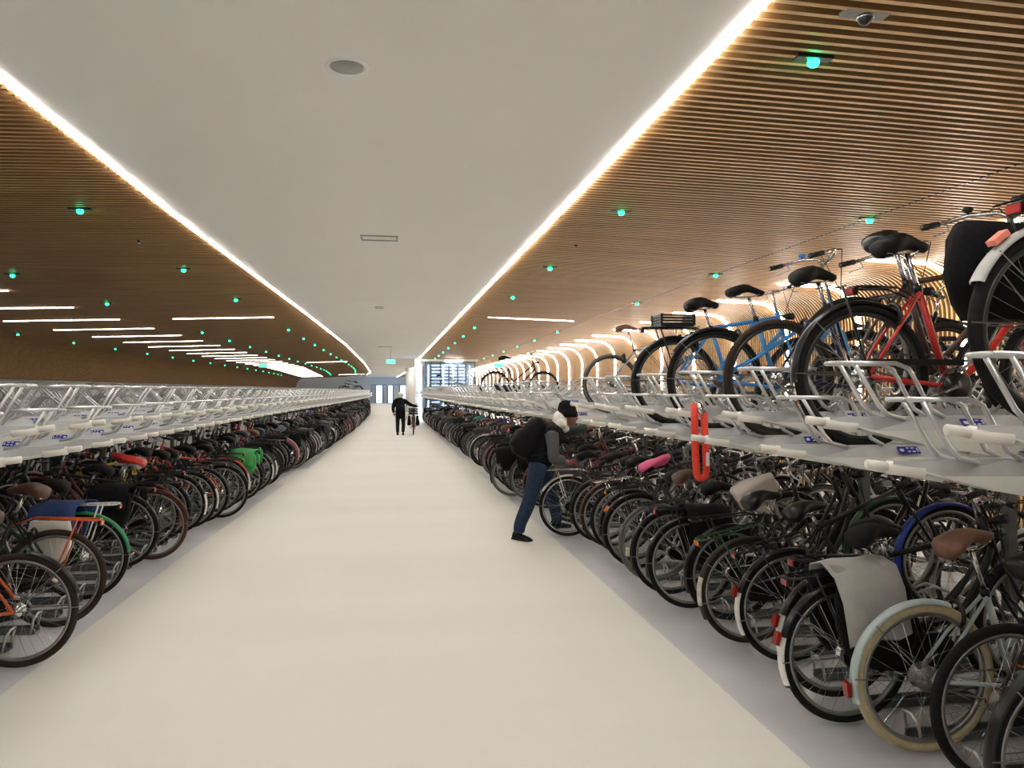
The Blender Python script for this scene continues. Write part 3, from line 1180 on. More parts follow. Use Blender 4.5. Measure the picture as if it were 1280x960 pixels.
def tray_parts(side, q):
    """side = +1 when the label faces local -y, -1 for +y. x runs inward from the aisle end"""
    t = MB()
    xs = [0.02, .2, .45, .78, .92]
    hw = [.024, .05, .09, .115, .115]
    dd = [.012, .062, .12, .175, .07]
    secs_o = []
    for x, w, d in zip(xs, hw, dd):
        secs_o.append([(x, -w, -d), (x, -w, -.055 if w > .045 else -.008), (x, -.045 if w > .045 else -w, 0), (x, -.03 if w > .03 else -w * .9, -.002), (x, -.028 if w > .03 else -w * .8, -.03),
                       (x, .028 if w > .03 else w * .8, -.03), (x, .03 if w > .03 else w * .9, -.002), (x, .045 if w > .045 else w, 0), (x, w, min(-.055, 0) if w > .045 else -.008), (x, w, -d)])
    vv = [p for s in secs_o for p in s]
    ffA, ffB = [], []
    for i in range(len(xs) - 1):
        for k in range(9):
            (ffB if k in (0, 8) else ffA).append((i * 10 + k, i * 10 + k + 1, (i + 1) * 10 + k + 1, (i + 1) * 10 + k))
    t.add(vv, ffA, 'galv', False)
    t.add(vv, ffB, 'galv_light', False)
    t.box((1.42, 0, -.035), (1.0, .085, .012), 'galv')
    for sy in (-1, 1):
        t.box((1.42, sy * .045, -.015), (1.0, .008, .05), 'galv')
    hnd = MB()
    hnd.tube([(-.10, 0, -.012), (-.095, 0, -.012), (0.015, 0, -.022)], [.012, .018, .018], 'handle_white', 10)
    hnd.v = [(x * .72, y, z) for x, y, z in hnd.v]
    hnd.tube([(.008, 0, -.024), (.135, -side * .020, -.040), (.145, -side * .020, -.041)], [.024, .025, .014], 'handle_white', 12)
    n = 8 if q else 5
    hp = MB()
    for sy in (-1, 1):
        y = sy * .052
        hp.tube([(.52, y, .0), (.46, y, .03), (.36, y, .2), (.30, y, .222), (.05, y, .222)], .0095, 'tube_steel', n)
        hp.tube([(.34, y, -.01), (.26, y, .01), (.22, y, .05), (.115, y, .215)], .0095, 'tube_steel', n)
    hp.tube([(.05, -.052, .222), (.035, -.03, .222), (.035, .03, .222), (.05, .052, .222)], .0095, 'tube_steel', n)
    h2 = MB()
    for sy in (-1, 1):
        y = sy * .045
        h2.tube([(1.0, y, 0), (1.08, y, .04), (1.30, y, .24), (1.37, y, .275), (1.45, y, .27), (1.56, y, .18), (1.70, y, -.02)], .0088, 'tube_steel', n)
    h2.tube([(1.39, -.045, .275), (1.39, .045, .275)], .0088, 'tube_steel', n)
    h2.tube([(1.18, -.045, .13), (1.18, .045, .13)], .0088, 'tube_steel', n)
    lab = MB()
    s = -side
    for (x, z, w, h, m, e) in ((.63, -.024, .105, .040, 'label_blue', 0), (.592, -.024, .018, .016, 'label_white', 1), (.625, -.016, .014, .006, 'label_white', 1), (.650, -.016, .014, .006, 'label_white', 1),
                               (.625, -.030, .014, .006, 'label_white', 1), (.650, -.030, .014, .006, 'label_white', 1), (.672, -.023, .005, .022, 'label_white', 1)):
        # lies on the slanted upper band
        ww = .105
        y = s * (.045 + (ww - .045) * (-z / .055)) + s * (.014 + .005 * e)
        lab.box((x, y, z), (w, .004, h), m, Matrix.Rotation(s * R_(-47), 3, 'X') if False else Matrix.Rotation(s * R_(47), 3, 'X'))
    return [('tray', t), ('handle', hnd), ('wheel_hoop', hp), ('wheel_hoop', h2), ('number_label', lab)]


def floor_slot(q):
    m = MB()
    for sy in (-1, 1):
        m.box((.95, sy * .04, .02), (1.5, .012, .04), 'rail_steel')
    m.box((.95, 0, .004), (1.5, .08, .008), 'rail_steel')
    lp = MB()
    n = 7 if q else 4
    lp.tube([(.22, -.05, 0), (.20, -.05, .10), (.18, -.03, .14), (.18, .03, .14), (.20, .05, .10), (.22, .05, 0)], .008, 'tube_steel', n)
    lp3 = MB()
    lp3.tube([(.62, -.05, 0), (.60, -.05, .12), (.60, .05, .12), (.62, .05, 0)], .008, 'tube_steel', n)
    lp2 = MB()
    for sy in (-1, 1):
        lp2.tube([(1.0, sy * .04, .02), (1.12, sy * .04, .36), (1.25, sy * .04, .40), (1.5, sy * .04, .30), (1.65, sy * .04, 0)], .009, 'tube_steel', n)
    lp2.tube([(1.25, -.04, .40), (1.25, .04, .40)], .009, 'tube_steel', n)
    return m, lp, lp2, lp3


tray_cache = {}
rack_no = {'right': 0, 'left': 0}
SLOT = 0.4
HIGH = 0.145


def rack_module(sidename, y0, nslots, zlow, first_high, q, slot=SLOT, back=True, label=''):
    """a double sided two tier rack section; the front faces the aisle"""
    sg = 1 if sidename == 'right' else -1
    P = PR if sg > 0 else PL
    L = nslots * slot
    xa_, xb_ = lin(P, y0), lin(P, y0 + L)
    off = -.62 if sg > 0 else -.42
    ang = math.atan2(-(xb_ - xa_), L)          # heading of the row
    # local frame: +x inward from the aisle, y along the row
    root = empty('bike_rack', (xa_ + sg * off, y0, 0))
    base = ang if sg > 0 else ang + math.pi
    root.rotation_euler = (0, 0, base)
    for i in range(nslots):
        for bk in ((0, 1) if back else (0,)):
            yy = (i + .5) * slot * (1 if sg > 0 else -1)
            hi = (i + first_high) % 2 == 0
            z = zlow + (HIGH if hi else 0)
            face = (1 if sg > 0 else -1) * (1 if not bk else -1)
            key = (face, q, bk)
            xx, rz = (0, 0) if not bk else (3.9, math.pi)
            if bk:
                yy += slot * .5
            if key not in tray_cache:
                tp = tray_parts(face, q)
                if q == 2 and not bk:
                    tray_cache[key] = [(nme, b.mesh(nme)) for nme, b in tp]
                else:
                    mm = MB()
                    for nme, b in tp:
                        mm.merge(b)
                    tray_cache[key] = [('tray', mm.mesh('tray'))]
            lst = tray_cache[key]
            t0 = bpy.data.objects.new('upper_tray', lst[0][1])
            col.objects.link(t0)
            t0.parent = root
            t0.location = (xx, yy, z)
            t0.rotation_euler = (0, 0, rz)
            for nme, me in lst[1:]:
                o = bpy.data.objects.new(nme, me)
                col.objects.link(o)
                o.parent = t0
    # floor slots: one part each near the camera
    fs, lp, lp2, lp3 = floor_slot(q)
    lm3 = lp3.mesh('wheel_loop')
    fm, lm, lm2 = fs.mesh('floor_rail'), lp.mesh('wheel_loop'), lp2.mesh('wheel_holder')
    if q == 2:
        for i in range(nslots):
            a = bpy.data.objects.new('floor_rail', fm)
            col.objects.link(a)
            a.parent = root
            a.location = (-off - .12, (i + .5) * slot * (1 if sg > 0 else -1), 0.004)
            b = bpy.data.objects.new('wheel_loop', lm)
            col.objects.link(b)
            b.parent = a
            b = bpy.data.objects.new('wheel_loop', lm3)
            col.objects.link(b)
            b.parent = a
            b = bpy.data.objects.new('wheel_holder', lm2)
            col.objects.link(b)
            b.parent = a
    else:
        mm = MB()
        for i in range(nslots):
            M = Matrix.Translation((-off - .12, (i + .5) * slot * (1 if sg > 0 else -1), 0.004))
            mm.merge(fs.moved(M)).merge(lp.moved(M)).merge(lp2.moved(M)).merge(lp3.moved(M))
        mm.build('floor_rail', root)
    fr = MB()
    s_ = 1 if sg > 0 else -1
    for xx in (1.35, 2.55):
        fr.box((xx, s_ * L / 2, zlow - .10), (.06, L, .08), 'galv')
        fr.box((xx, s_ * L / 2, zlow + HIGH - .065), (.04, L, .03), 'galv')
    fr.box((1.35, s_ * L / 2, .03), (.05, L, .05), 'rail_steel')
    fr.build('beam', root)
    for yy in (.2, L / 2 + .02):
        for xx in (1.98,):
            ps = MB()
            ps.box((xx, s_ * yy, (zlow - .14) / 2), (.06, .06, zlow - .14), 'rail_steel')
            ps.box((xx, s_ * yy, .012), (.16, .12, .016), 'rail_steel')
            ps.box((xx, s_ * yy, zlow - .12), (1.3, .05, .05), 'rail_steel')
            ps.build('post', root)
    tag(root, label, 'bike rack', 'two-tier rack sections on the %s of the aisle' % sidename)
    return root


ORD = NUMW
y = .76
n = 0
while y < 39.5:
    if 7.1 < y < 8:
        y = 8.9
    q = 2 if y < 9 else (1 if y < 20 else 0)
    rack_module('right', y, 8, 1.425, 1, 2 if q == 2 else 0, label='grey two-tier rack section on the right of the aisle, %s from the camera' % ORD[n])
    y += 3.2
    n += 1
y = 1.75
n = 0
LS = .385
while y < 88:
    q = 2 if y < 9 else 0
    rack_module('left', y, 8, 1.34, 1, q, slot=LS, label='grey two-tier rack section on the left of the aisle, %s from the camera' % ORD[n])
    y += 8 * LS
    n += 1


# ------------------------------------------------------------------ named bikes
def RB(zc, X, p, label, z=0.006, rz=0.0, **k):
    return place_bike(p, X, depth_y(X, zc), z, R_(rz), label, **k)


def LB(zc, X, p, label, z=0.006, rz=0.0, **k):
    return place_bike(p, X, depth_y(X, zc), z, math.pi + R_(rz), label, **k)


WP = ('white_paint', 158, 197)
used_R, used_L = [], []
# lower right row, near to far
RLIST = [
    (2.80, 2.45, dict(style='oma', fb=205, carrier=False), 'black bicycle cut off by the lower right corner of the photo'),
    (3.27, 2.56, dict(fender=None, tyre='tyre', tw=.022, hubr=.034, carrier=False, frame='dark_grey', style='step', saddle='black'), 'bicycle with bare knobbly tyre and rusty hub, beside the pale blue one'),
    (3.58, 2.43, dict(frame='ice', fender='ice', tyre='tyre_cream', tw=.023, style='step', single=1, hubr=.036, saddle='leather', carrier=False, chaincase=False, reflector='red_lens', ra=186, fb=197, fa=70, fw=.03, bar='flat', fs=.46, sh=.22, stilt=.2), 'pale blue bicycle with cream tyres and brown saddle'),
    (3.90, 2.26, dict(style='oma', bag='fabric_black', bs=(.40, .12, .40), flap='cover_grey', bx=.10, fl=1.5, patch=WP, reflector='red_lens', ra=160, fb=199), 'black bicycle with a grey flap over its black panniers'),
    (4.22, 2.40, dict(style='diamond', frame='black', patch=('galv_light', 160, 195), reflector='red_lens', ra=166, bar='flat'), 'black bicycle with grey fender end behind the grey-flapped panniers'),
    (4.77, 2.42, dict(style='diamond', frame='black', ffender='deep_blue', ff=(50, 215), ffw=.036, pitch=14, patch=('white_paint', 150, 193), reflector='red_lens', ra=150, saddle='black', sh=.10), 'black bicycle with long white fender end and blue front fender'),
    (5.13, 2.33, dict(style='oma', frame='black_old', ffender='green_deep', ff=(50, 200), ffw=.034, pitch=13, patch=('white_worn', 150, 180), carm='dark_green', tail='orange_lens', tyre='tyre_brown', saddle='black'), 'old bicycle with dark green carrier and stained white fender end'),
    (5.63, 2.43, dict(style='oma', frame='black', fender='black', tw=.026, tail=None, sh=.12, cover='cover_white', fs=.52), 'black bicycle with fat tyre and loose white cover on its saddle'),
    (5.93, 2.26, dict(style='oma', bag='fabric_black', bs=(.34, .12, .34), bx=.12, tyre='tyre'), 'black bicycle with black side bags beside the silver framed one'),
    (6.35, 2.26, dict(style='diamond', frame='silver', fender='black', saddle='leather_dark', sh=.15, reflector='cream', ra=172, tail=None, T=.02), 'silver framed bicycle with brown saddle behind the red chain lock'),
    (6.76, 2.27, dict(fender=None, tyre='tyre_grey', style='mixte', frame='dark_grey', carrier=False), 'dark grey bicycle without fenders and with dusty grey tyres'),
    (7.28, 2.29, dict(style='oma', frame='black', tail='orange_lens', reflector='orange_lens', ra=140, cover='pink', cover_small=1, fs=.52, sh=.12), 'black bicycle with bright pink saddle cover and orange reflector'),
    (7.60, 2.33, dict(style='step', frame='dark_grey', tail=None, saddle='dark_grey'), 'dark grey step-through bicycle beyond the pink saddle cover'),
    (7.95, 2.33, dict(style='diamond', frame='black_old', carm='chrome', fender=None), 'worn black bicycle with chrome carrier, two before the man'),
    (8.25, 2.30, dict(style='oma', frame='brown', tyre='tyre_brown', tail=None), 'dark brown bicycle just before the man, lower right row'),
    (8.52, 2.26, dict(style='diamond', frame='navy', fender='black'), 'navy bicycle next to the one the man handles'),
    (8.86, 1.98, dict(style='diamond', frame='black', tyre='tyre', fender='white_paint', fa=60, fb=150, rim='chrome', carm='chrome', tail=None), 'bicycle with bright rims pulled out beside the bending man'),
    (12.2, 1.85, dict(style='oma', frame='black', tyre='tyre_grey', bag='fabric_black', bs=(.3, .1, .3)), 'black bicycle with pale tyres standing out just beyond the man'),
    (14.6, 2.05, dict(style='oma', frame='dark_red', basket='black', cover='pink', cover_small=1), 'dark red bicycle with pink saddle cover beyond the man'),
    (17.2, 2.05, dict(style='step', frame='white_paint', cover='purple', cover_small=1, crate=('bag_white', .98, .95, (.3, .32, .2))), 'white bicycle with purple saddle cover and pale crate, far lower right row'),
    (20.4, 2.0, dict(style='oma', frame='black', cover='teal', cover_small=1), 'black bicycle with teal saddle cover, far lower right row'),
]
for zc, X, p, lab in RLIST:
    i = len(used_R)
    pt = R_(p['pitch'] if 'pitch' in p else (6 if i % 2 else 0))
    RB(zc, X + .345 * math.sin(pt), p, lab, z=.006 + .345 * (1 - math.cos(pt)), pitch=-pt, rz=rnd.uniform(-2.5, 2.5), roll=R_(rnd.uniform(-2, 2)))
    used_R.append(depth_y(X, zc))
LLIST = [
    (4.66, -2.25, dict(frame='orange', fender='black', fa=100, fb=165, tyre='tyre_brown', tw=.021, style='diamond', carrier=False, saddle='leather_dark', sh=.12, patch=None), 'orange bicycle with short black fender at the left edge of the photo'),
    (5.45, -2.40, dict(frame='black', saddle='leather_dark', sh=.16, tyre='tyre_brown', tw=.022, style='oma', carm='orange', tail='orange_lens', fender=None, rim='rim', bag='bag_white', bs=(.30, .09, .30), bx=.10, noflap=1, sides=(-1,)), 'black bicycle with white bag and orange carrier, second from the left edge'),
    (6.17, -2.46, dict(frame='dark_green', fender='green', carm='white_paint', bag='fabric_blue', bs=(.28, .10, .28), bx=.14, fb=175, tail='red_lens', style='step'), 'bicycle with green fender, white carrier and blue bags, lower left row'),
    (7.25, -2.58, dict(style='oma', bag='fabric_black', bs=(.34, .12, .33), bx=.05), 'black bicycle with black panniers, lower left row before the rust-brown tyre'),
    (7.62, -2.37, dict(style='diamond', tyre='tyre_rust', fender='tyre_rust', fb=170, frame='black', sh=.17, saddle='white_paint', cover='red', cover_small=1), 'black bicycle with rust-brown tyres and red saddle cover'),
    (8.15, -2.62, dict(style='oma', frame='dark_red'), 'dark red bicycle behind the rust-brown tyre, lower left row'),
    (8.60, -2.60, dict(style='diamond', frame='black', sh=.2, basket='black'), 'black bicycle with front basket before the white-ended pair, left row'),
    (9.0, -2.55, dict(style='oma', patch=WP), 'black bicycle with white fender end, nearer one of the pair on the left'),
    (9.35, -2.48, dict(style='diamond', patch=WP), 'black bicycle with white fender end, farther one of the pair on the left'),
    (9.75, -2.45, dict(style='step', frame='dark_grey'), 'dark grey bicycle between the white-ended pair and the orange frame, left row'),
    (10.13, -2.25, dict(style='diamond', frame='orange', fender='black', fb=165, tyre='tyre'), 'orange framed bicycle in the middle of the lower left row'),
    (10.6, -2.45, dict(style='oma', frame='black', tyre='tyre_brown'), 'black bicycle with brown tyre just behind the orange framed one, left row'),
    (11.1, -2.42, dict(style='diamond', frame='red', patch=WP), 'red bicycle with white fender end before the green panniers, left row'),
    (11.7, -2.35, dict(style='oma', frame='black', bag='crate_green', bs=(.36, .12, .30), bx=-.08), 'black bicycle with bright green panniers, lower left row'),
    (13.9, -2.33, dict(style='diamond', frame='black', tyre='tyre_brown'), 'black bicycle with brown tyres jutting out past the green panniers'),
    (16.7, -2.28, dict(style='oma', frame='red', fender='red', tyre='tyre', cover='fabric_palebblue', bag='fabric_black'), 'red bicycle with pale blue cover on its saddle, left row'),
]
for zc, X, p, lab in LLIST:
    i = len(used_L)
    LB(zc, X, p, lab, pitch=R_(-3.5 if i % 2 else 0), rz=rnd.uniform(-2.5, 2.5), roll=R_(rnd.uniform(-2, 2)))
    used_L.append(depth_y(X, zc))

place_bike(dict(frame='yellow', fender='black', style='diamond', tyre='tyre', saddle='black', bar='flat', carrier=False), -3.86, depth_y(-3.3, 8.85), .006, 0.0, 'yellow framed bicycle parked the other way round, deep in the left rack')

# upper right bikes, each standing in a tray
ZL, ZH = 1.425 - .022, 1.425 + HIGH - .022
UP = [
    (2.62, 2.24, ZH, dict(style='oma', fender='cover_grey', tyre='tyre', tw=.023, fa=75, fb=155, fw=.034, bag='fabric_black', bs=(.40, .16, .34), bx=-.09, noflap=1, sides=(1,), tail='red', reflector='salmon', ra=128, cx=-.16, rim='rim_black'), 'black bicycle with panniers and grey fender, upper tier at the right edge'),
    (3.66, 2.20, ZL, dict(style='oma', single=1, frame='red', fender='black', tyre='tyre', tw=.022, fs=.50, sh=.18, saddle='black_matt', bell='black', carrier=True, cx=-.05, tail='red_lens', fb=185, hh=.2, bw=.3, chaincase='slim', rim='rim_black'), 'red bicycle with black saddle and fender on the upper tier'),
    (4.08, 2.42, ZH - .06, dict(style='diamond', frame='brown', fender=None, saddle='black', sh=.2, bar='flat', carrier=False, chaincase=False), 'dark brown bicycle with high saddle, upper tier behind the red one'),
    (4.45, 2.20, ZL, dict(style='diamond', frame='navy', tyre='tyre_brown', tw=.02, sh=.15, fender=None, saddle='black_matt', carrier=False, tail=None, rim='rim_black', chaincase=False), 'navy framed bicycle without fenders, upper tier behind the red one'),
    (5.24, 2.16, ZL, dict(style='mixte', frame='blue', tyre='tyre', fender='black', fb=150, bell='blue', sh=.16, sk='sport', hh=.26, bar='swept', carrier=False, chaincase=False, fork='blue', rim='rim_black'), 'bright blue bicycle with swept chrome handlebar, upper tier'),
    (6.04, 2.18, ZL, dict(style='diamond', frame='blue', tyre='tyre', fender='black', crate=('black', -.02, .78, (.26, .22, .09)), sh=.16, bar='flat', rim='rim_black', chaincase='slim'), 'blue bicycle with black box on its carrier, upper tier'),
    (9.35, 2.60, ZL, dict(R=.36, style='diamond', frame='silver', tyre='tyre_grey', tw=.02, fender=None, carrier=False, saddle='leather', sk='sport', sh=.24, bar='drop', chaincase=False, rim='rim_black'), 'silver racing bicycle with brown saddle and grey tyres, upper tier'),
    (17.0, 2.2, ZL, dict(style='step', frame='black_old', tyre='tyre_brown', bar='flat', carm='black', sh=.2, fb=150), 'lone black step-through bicycle standing far along the upper right tier'),
    (37.5, 1.95, ZL, dict(style='diamond', frame='black', sh=.2, bar='flat', fender=None), 'small dark bicycle on the upper tier before the glass stair tower'),
]
for zc, X, z, p, lab in UP:
    RB(zc, X, p, lab, z=z, rz=rnd.uniform(-1, 1), q=2 if zc < 20 else 1)
for zc, X, lab in ((58, -2.75, 'dark bicycle on the far upper tier, left of the aisle, nearer of two'), (64, -2.9, 'dark bicycle on the far upper tier, left of the aisle, farther of two')):
    LB(zc, X, dict(style='diamond', frame='black', sh=.2), lab, z=1.34, q=1)
# bikes on the back side of the right rack, front wheels towards the middle
BACKUP = [(3.9, dict(frame='brown', tyre='tyre_grey', style='diamond', bar='flat', fender='brown'), 'brown bicycle on the upper tier of the back side, behind the red one'),
          (4.7, dict(frame='red', style='oma', fender=None, tyre='tyre'), 'red step-through bicycle on the back side of the upper tier'),
          (5.6, dict(frame='black', style='diamond', carm='black'), 'black bicycle on the back side of the upper tier, between red and blue ones'),
          (6.5, dict(frame='dark_grey', style='mixte', carm='chrome'), 'dark grey bicycle on the back side of the upper tier, behind the blue ones')]
for y, p, lab in BACKUP:
    place_bike(p, 5.15, y, ZL, math.pi, lab, q=1)

# ------------------------------------------------------------------ the long rows
PAL = ['black'] * 9 + ['black_old', 'black_old', 'dark_grey', 'dark_grey', 'navy', 'dark_green', 'brown', 'dark_red', 'red', 'silver', 'deep_blue', 'white_paint']
STY = ['diamond', 'oma', 'step', 'mixte', 'oma', 'diamond']
COLN = {'black': 'black', 'black_old': 'worn black', 'dark_grey': 'dark grey', 'navy': 'navy', 'dark_green': 'dark green', 'brown': 'brown', 'dark_red': 'dark red', 'red': 'red', 'silver': 'silver', 'deep_blue': 'blue', 'white_paint': 'white', 'orange': 'orange'}
vr = random.Random(21)


def variant(i):
    fm = PAL[(i * 5 + 3) % len(PAL)]
    st = STY[i % len(STY)]
    p = dict(style=st, frame=fm, crank=vr.uniform(0, 360), bw=vr.uniform(.22, .27), sh=vr.uniform(.08, .18), bar=vr.choice(['swept', 'swept', 'flat']))
    p['tyre'] = vr.choice(['tyre', 'tyre', 'tyre', 'tyre_brown', 'tyre_grey'])
    p['fender'] = vr.choice([fm, 'black', 'black', None, 'silver'])
    if p['fender'] and vr.random() < .4:
        p['patch'] = WP
    if vr.random() < .22:
        p['bag'] = vr.choice(['fabric_black', 'fabric_black', 'dark_grey'])
        p['bs'] = (.32, .11, .3)
    if vr.random() < .2:
        p['basket'] = 'black'
    elif vr.random() < .12:
        p['crate'] = ('black', .98, .95, (.3, .32, .2))
    p['saddle'] = vr.choice(['black', 'black_matt', 'black_matt', 'leather', 'dark_grey'])
    p['carm'] = vr.choice(['black', 'black', 'chrome_old'])
    p['carrier'] = vr.random() < .8
    p['rim'] = vr.choice(['rim', 'rim_black', 'rim_black'])
    p['tail'] = vr.choice([None, None, 'red_lens'])
    feat = 'panniers' if 'bag' in p else 'front basket' if 'basket' in p else 'front crate' if 'crate' in p else 'white fender end' if 'patch' in p else 'brown saddle' if p['saddle'] == 'leather' else 'pale tyres' if p['tyre'] == 'tyre_grey' else 'bare wheels' if not p['fender'] else 'plain carrier' if p['carrier'] else 'black fenders'
    return p, '%s bicycle with %s' % (COLN[fm], feat)


NV = 21
mids = []
for i in range(NV):
    p, d = variant(i)
    mids.append((p, d))
midmesh = [one_mesh(bike(p, 1)).mesh('bicycle') for p, d in mids]
farmesh = [one_mesh(bike(p, 0)).mesh('bicycle') for p, d in mids]
nearproto = {}
count = [0]


def row_bike(i, X, Y, z, rz, label, group, lod, pitch, roll):
    me = (farmesh, midmesh)[lod][i]
    o = bpy.data.objects.new('bicycle', me)
    col.objects.link(o)
    o.location = (X, Y, z)
    o.rotation_euler = (roll, pitch, rz)
    tag(o, label, 'bicycle', group)
    count[0] += 1
    return o


def place_proto(i, X, Y, z, rz, label, group, pitch, roll):
    """a copy with all its parts"""
    if i not in nearproto:
        r = place_bike(mids[i][0], X, Y, z, rz, label, q=1, group=group, pitch=pitch, roll=roll)
        nearproto[i] = r
    else:
        r = copy_tree(nearproto[i])
        r.location = (X, Y, z)
        r.rotation_euler = (roll, pitch, rz)
        tag(r, label, 'bicycle', group)
    count[0] += 1
    return r


order_rnd = random.Random(5)
last = -1


def pick():
    global last
    while True:
        i = order_rnd.randrange(NV)
        if i != last:
            last = i
            return i


rest = MB()
WHERE = {'R': 'lower right row', 'L': 'lower left row', 'RB': 'back side of the right rack', 'LB': 'back side of the left rack'}
AFTER = {'R': 'past the bending man', 'L': 'past the green panniers', 'RB': 'along the back of the right rack', 'LB': 'along the back of the left rack'}


def fill(P, sg, y0, y1, used, key, dist=0.0, near=13.0, step=.4, gap=.06, indiv=1e9, flip=False):
    y = y0
    n = 0
    ul = sorted(u for u in used if u > y0 + .1)
    while y < y1:
        y += step
        if any(abs(y - u) < .2 for u in used):
            continue
        if order_rnd.random() < gap:
            continue
        n += 1
        while ul and ul[0] < y:
            ul.pop(0)
            n += 1
        i = pick()
        X = lin(P, y) + sg * (dist + order_rnd.uniform(-.06, .09))
        rz = (0 if sg > 0 else math.pi) + (math.pi if flip else 0) + R_(order_rnd.uniform(-3, 3))
        pitch = R_(-4.5 if n % 2 else 0)
        roll = R_(order_rnd.uniform(-2.5, 2.5))
        d = mids[i][1]
        w = WHERE[key]
        if n <= 30 and y < 30:
            label = '%s, %s %s' % (d, NUMW[n - 1], AFTER[key])
            group = 'bicycles in the ' + w
        else:
            label = 'small far bicycle packed among others, %s' % w
            group = 'far bicycles in the ' + w
        if y > indiv:
            p, dd = mids[i]
            M = Matrix.Translation((X, y, .006)) @ Matrix.Rotation(rz, 4, 'Z')
            if i not in restcache:
                restcache[i] = one_mesh(bike(p, 0))
            rest.merge(restcache[i].moved(M))
        elif y < near:
            place_proto(i, X, y, .006, rz, label, group, pitch, roll)
        else:
            row_bike(i, X, y, .006, rz, label, group, 1 if y < 22 else 0, pitch, roll)


restcache = {}
fill(PR, 1, 9.15, 39.5, used_R, 'R', near=13)
fill(PL, -1, 11.9, 88, used_L, 'L', near=14, step=.42, indiv=60)
fill(PR, 1, 2.0, 17, [], 'RB', dist=2.75, near=9, flip=True, gap=.05)
fill(PL, -1, 3.5, 13, [], 'LB', dist=2.6, near=0, flip=True, gap=.1)
if rest.v:
    o = rest.build('bicycle_crowd')
    tag(o, 'crowd of tiny bicycles at the far end of the left row', 'bicycles', None, 'stuff')
print('row bikes', count[0])

# ------------------------------------------------------------------ chain lock on a tray handle
X0, Z0 = (lin(PR, 4.5) - .62) + .05, 1.60
Y0 = depth_y(X0, 4.66)
lk = MB()
pts = [(X0 + .0, Y0 - .035, Z0 + .0), (X0 - .002, Y0 - .05, Z0 - .12), (X0 - .0, Y0 - .055, Z0 - .28), (X0 + .004, Y0 - .058, Z0 - .40)]
for i in range(1, 8):
    a = math.pi * i / 8
    pts.append((X0 + .036 - .032 * math.cos(a), Y0 - .06, Z0 - .41 - .035 * math.sin(a)))
pts += [(X0 + .068, Y0 - .06, Z0 - .38), (X0 + .062, Y0 - .06, Z0 - .25), (X0 + .050, Y0 - .06, Z0 - .05)]
lk.tube(pts, .022, 'lock_red', 10)
lock = lk.build('chain_lock')
tag(lock, 'bright red sleeved chain lock hanging from a tray handle', 'chain lock')
lb = MB()
lb.tube([(X0 + .02, Y0 - .04, Z0 + .0), (X0 + .046, Y0 - .062, Z0 - .06)], [.020, .025], 'chrome', 12)
lb.build('lock_body', lock)
lb = MB()
lb.box((X0 + .066, Y0 - .080, Z0 - .33), (.018, .012, .08), 'label_white')
lb.build('tag_label', lock)


# ------------------------------------------------------------------ people
def skinned(name, verts, edges, radii, m, parent, sub=2, root=0):
    me = bpy.data.meshes.new(name)
    me.from_pydata([Vector(v) for v in verts], edges, [])
    me.materials.append(MATS[m])
    o = bpy.data.objects.new(name, me)
    col.objects.link(o)
    o.parent = parent
    md = o.modifiers.new('skin', 'SKIN')
    md.use_smooth_shade = True
    lay = me.skin_vertices[0].data if me.skin_vertices else None
    if lay is None:
        bpy.context.view_layer.objects.active = o
        me.attributes
    for i, r in enumerate(radii):
        lay[i].radius = r if isinstance(r, tuple) else (r, r)
        lay[i].use_root = (i == root)
    s = o.modifiers.new('sub', 'SUBSURF')
    s.levels = sub
    s.render_levels = sub
    return o


def joined(name, chains, m, parent, closed_n=12, extra=None):
    """limbs as smooth tapering tubes; a list of (points, radii)"""
    mb = MB()
    for pts, rs in chains:
        # smooth the polyline
        P = [Vector(p) for p in pts]
        Q, RR = [], []
        for i in range(len(P) - 1):
            p0, p1, p2, p3 = P[max(i - 1, 0)], P[i], P[i + 1], P[min(i + 2, len(P) - 1)]
            for j in range(5):
                t = j / 5
                Q.append(0.5 * ((2 * p1) + (p2 - p0) * t + (2 * p0 - 5 * p1 + 4 * p2 - p3) * t * t + (3 * p1 - p0 - 3 * p2 + p3) * t ** 3))
                RR.append(rs[i] + (rs[i + 1] - rs[i]) * t)
        Q.append(P[-1])
        RR.append(rs[-1])
        Q = [Q[0] - (Q[1] - Q[0]).normalized() * rs[0] * .35] + Q + [Q[-1] + (Q[-1] - Q[-2]).normalized() * rs[-1] * .35]
        RR = [RR[0] * .55] + RR + [RR[-1] * .55]
        mb.tube(Q, RR, m, closed_n)
    if extra:
        extra(mb)
    o = mb.build(name, parent)
    if len(chains) > 1 or extra:
        rm = o.modifiers.new('fuse', 'REMESH')
        rm.mode = 'VOXEL'
        rm.voxel_size = 0.012
        rm.use_smooth_shade = True
        sm = o.modifiers.new('smooth', 'SMOOTH')
        sm.factor = .6
        sm.iterations = 4
    return o


def hand(mb, wrist, d, up, side, m, L=.175, curl=.5):
    """palm, four unequal fingers and a thumb"""
    w, d, up = Vector(wrist), Vector(d).normalized(), Vector(up).normalized()
    s = d.cross(up).normalized()
    mb.ball(tuple(w + d * .045), (.042, .042, .03), m, 10, 6)
    for i, (o_, l) in enumerate(((-.028, .065), (-.010, .075), (.010, .070), (.027, .055))):
        a = w + d * .07 + s * o_
        b = a + d * l * .5 - up * l * .25 * curl
        c = b + d * l * .3 - up * l * .6 * curl
        mb.tube([a - d * .02, a, b, c], [.010, .010, .009, .007], m, 7)
    a = w + d * .02 - s * side * .03
    mb.tube([a, a + d * .03 - s * side * .025, a + d * .06 - s * side * .03 - up * .01], [.013, .011, .008], m, 7)


# the man beside the right rack
YM = 8.62
man = empty('person', (1.55, YM, 0))
tag(man, 'person in black vest and hat bending towards the right rack, blue jeans', 'person')


def L3(x, y, z):
    return (x - 1.55, y - YM, z)


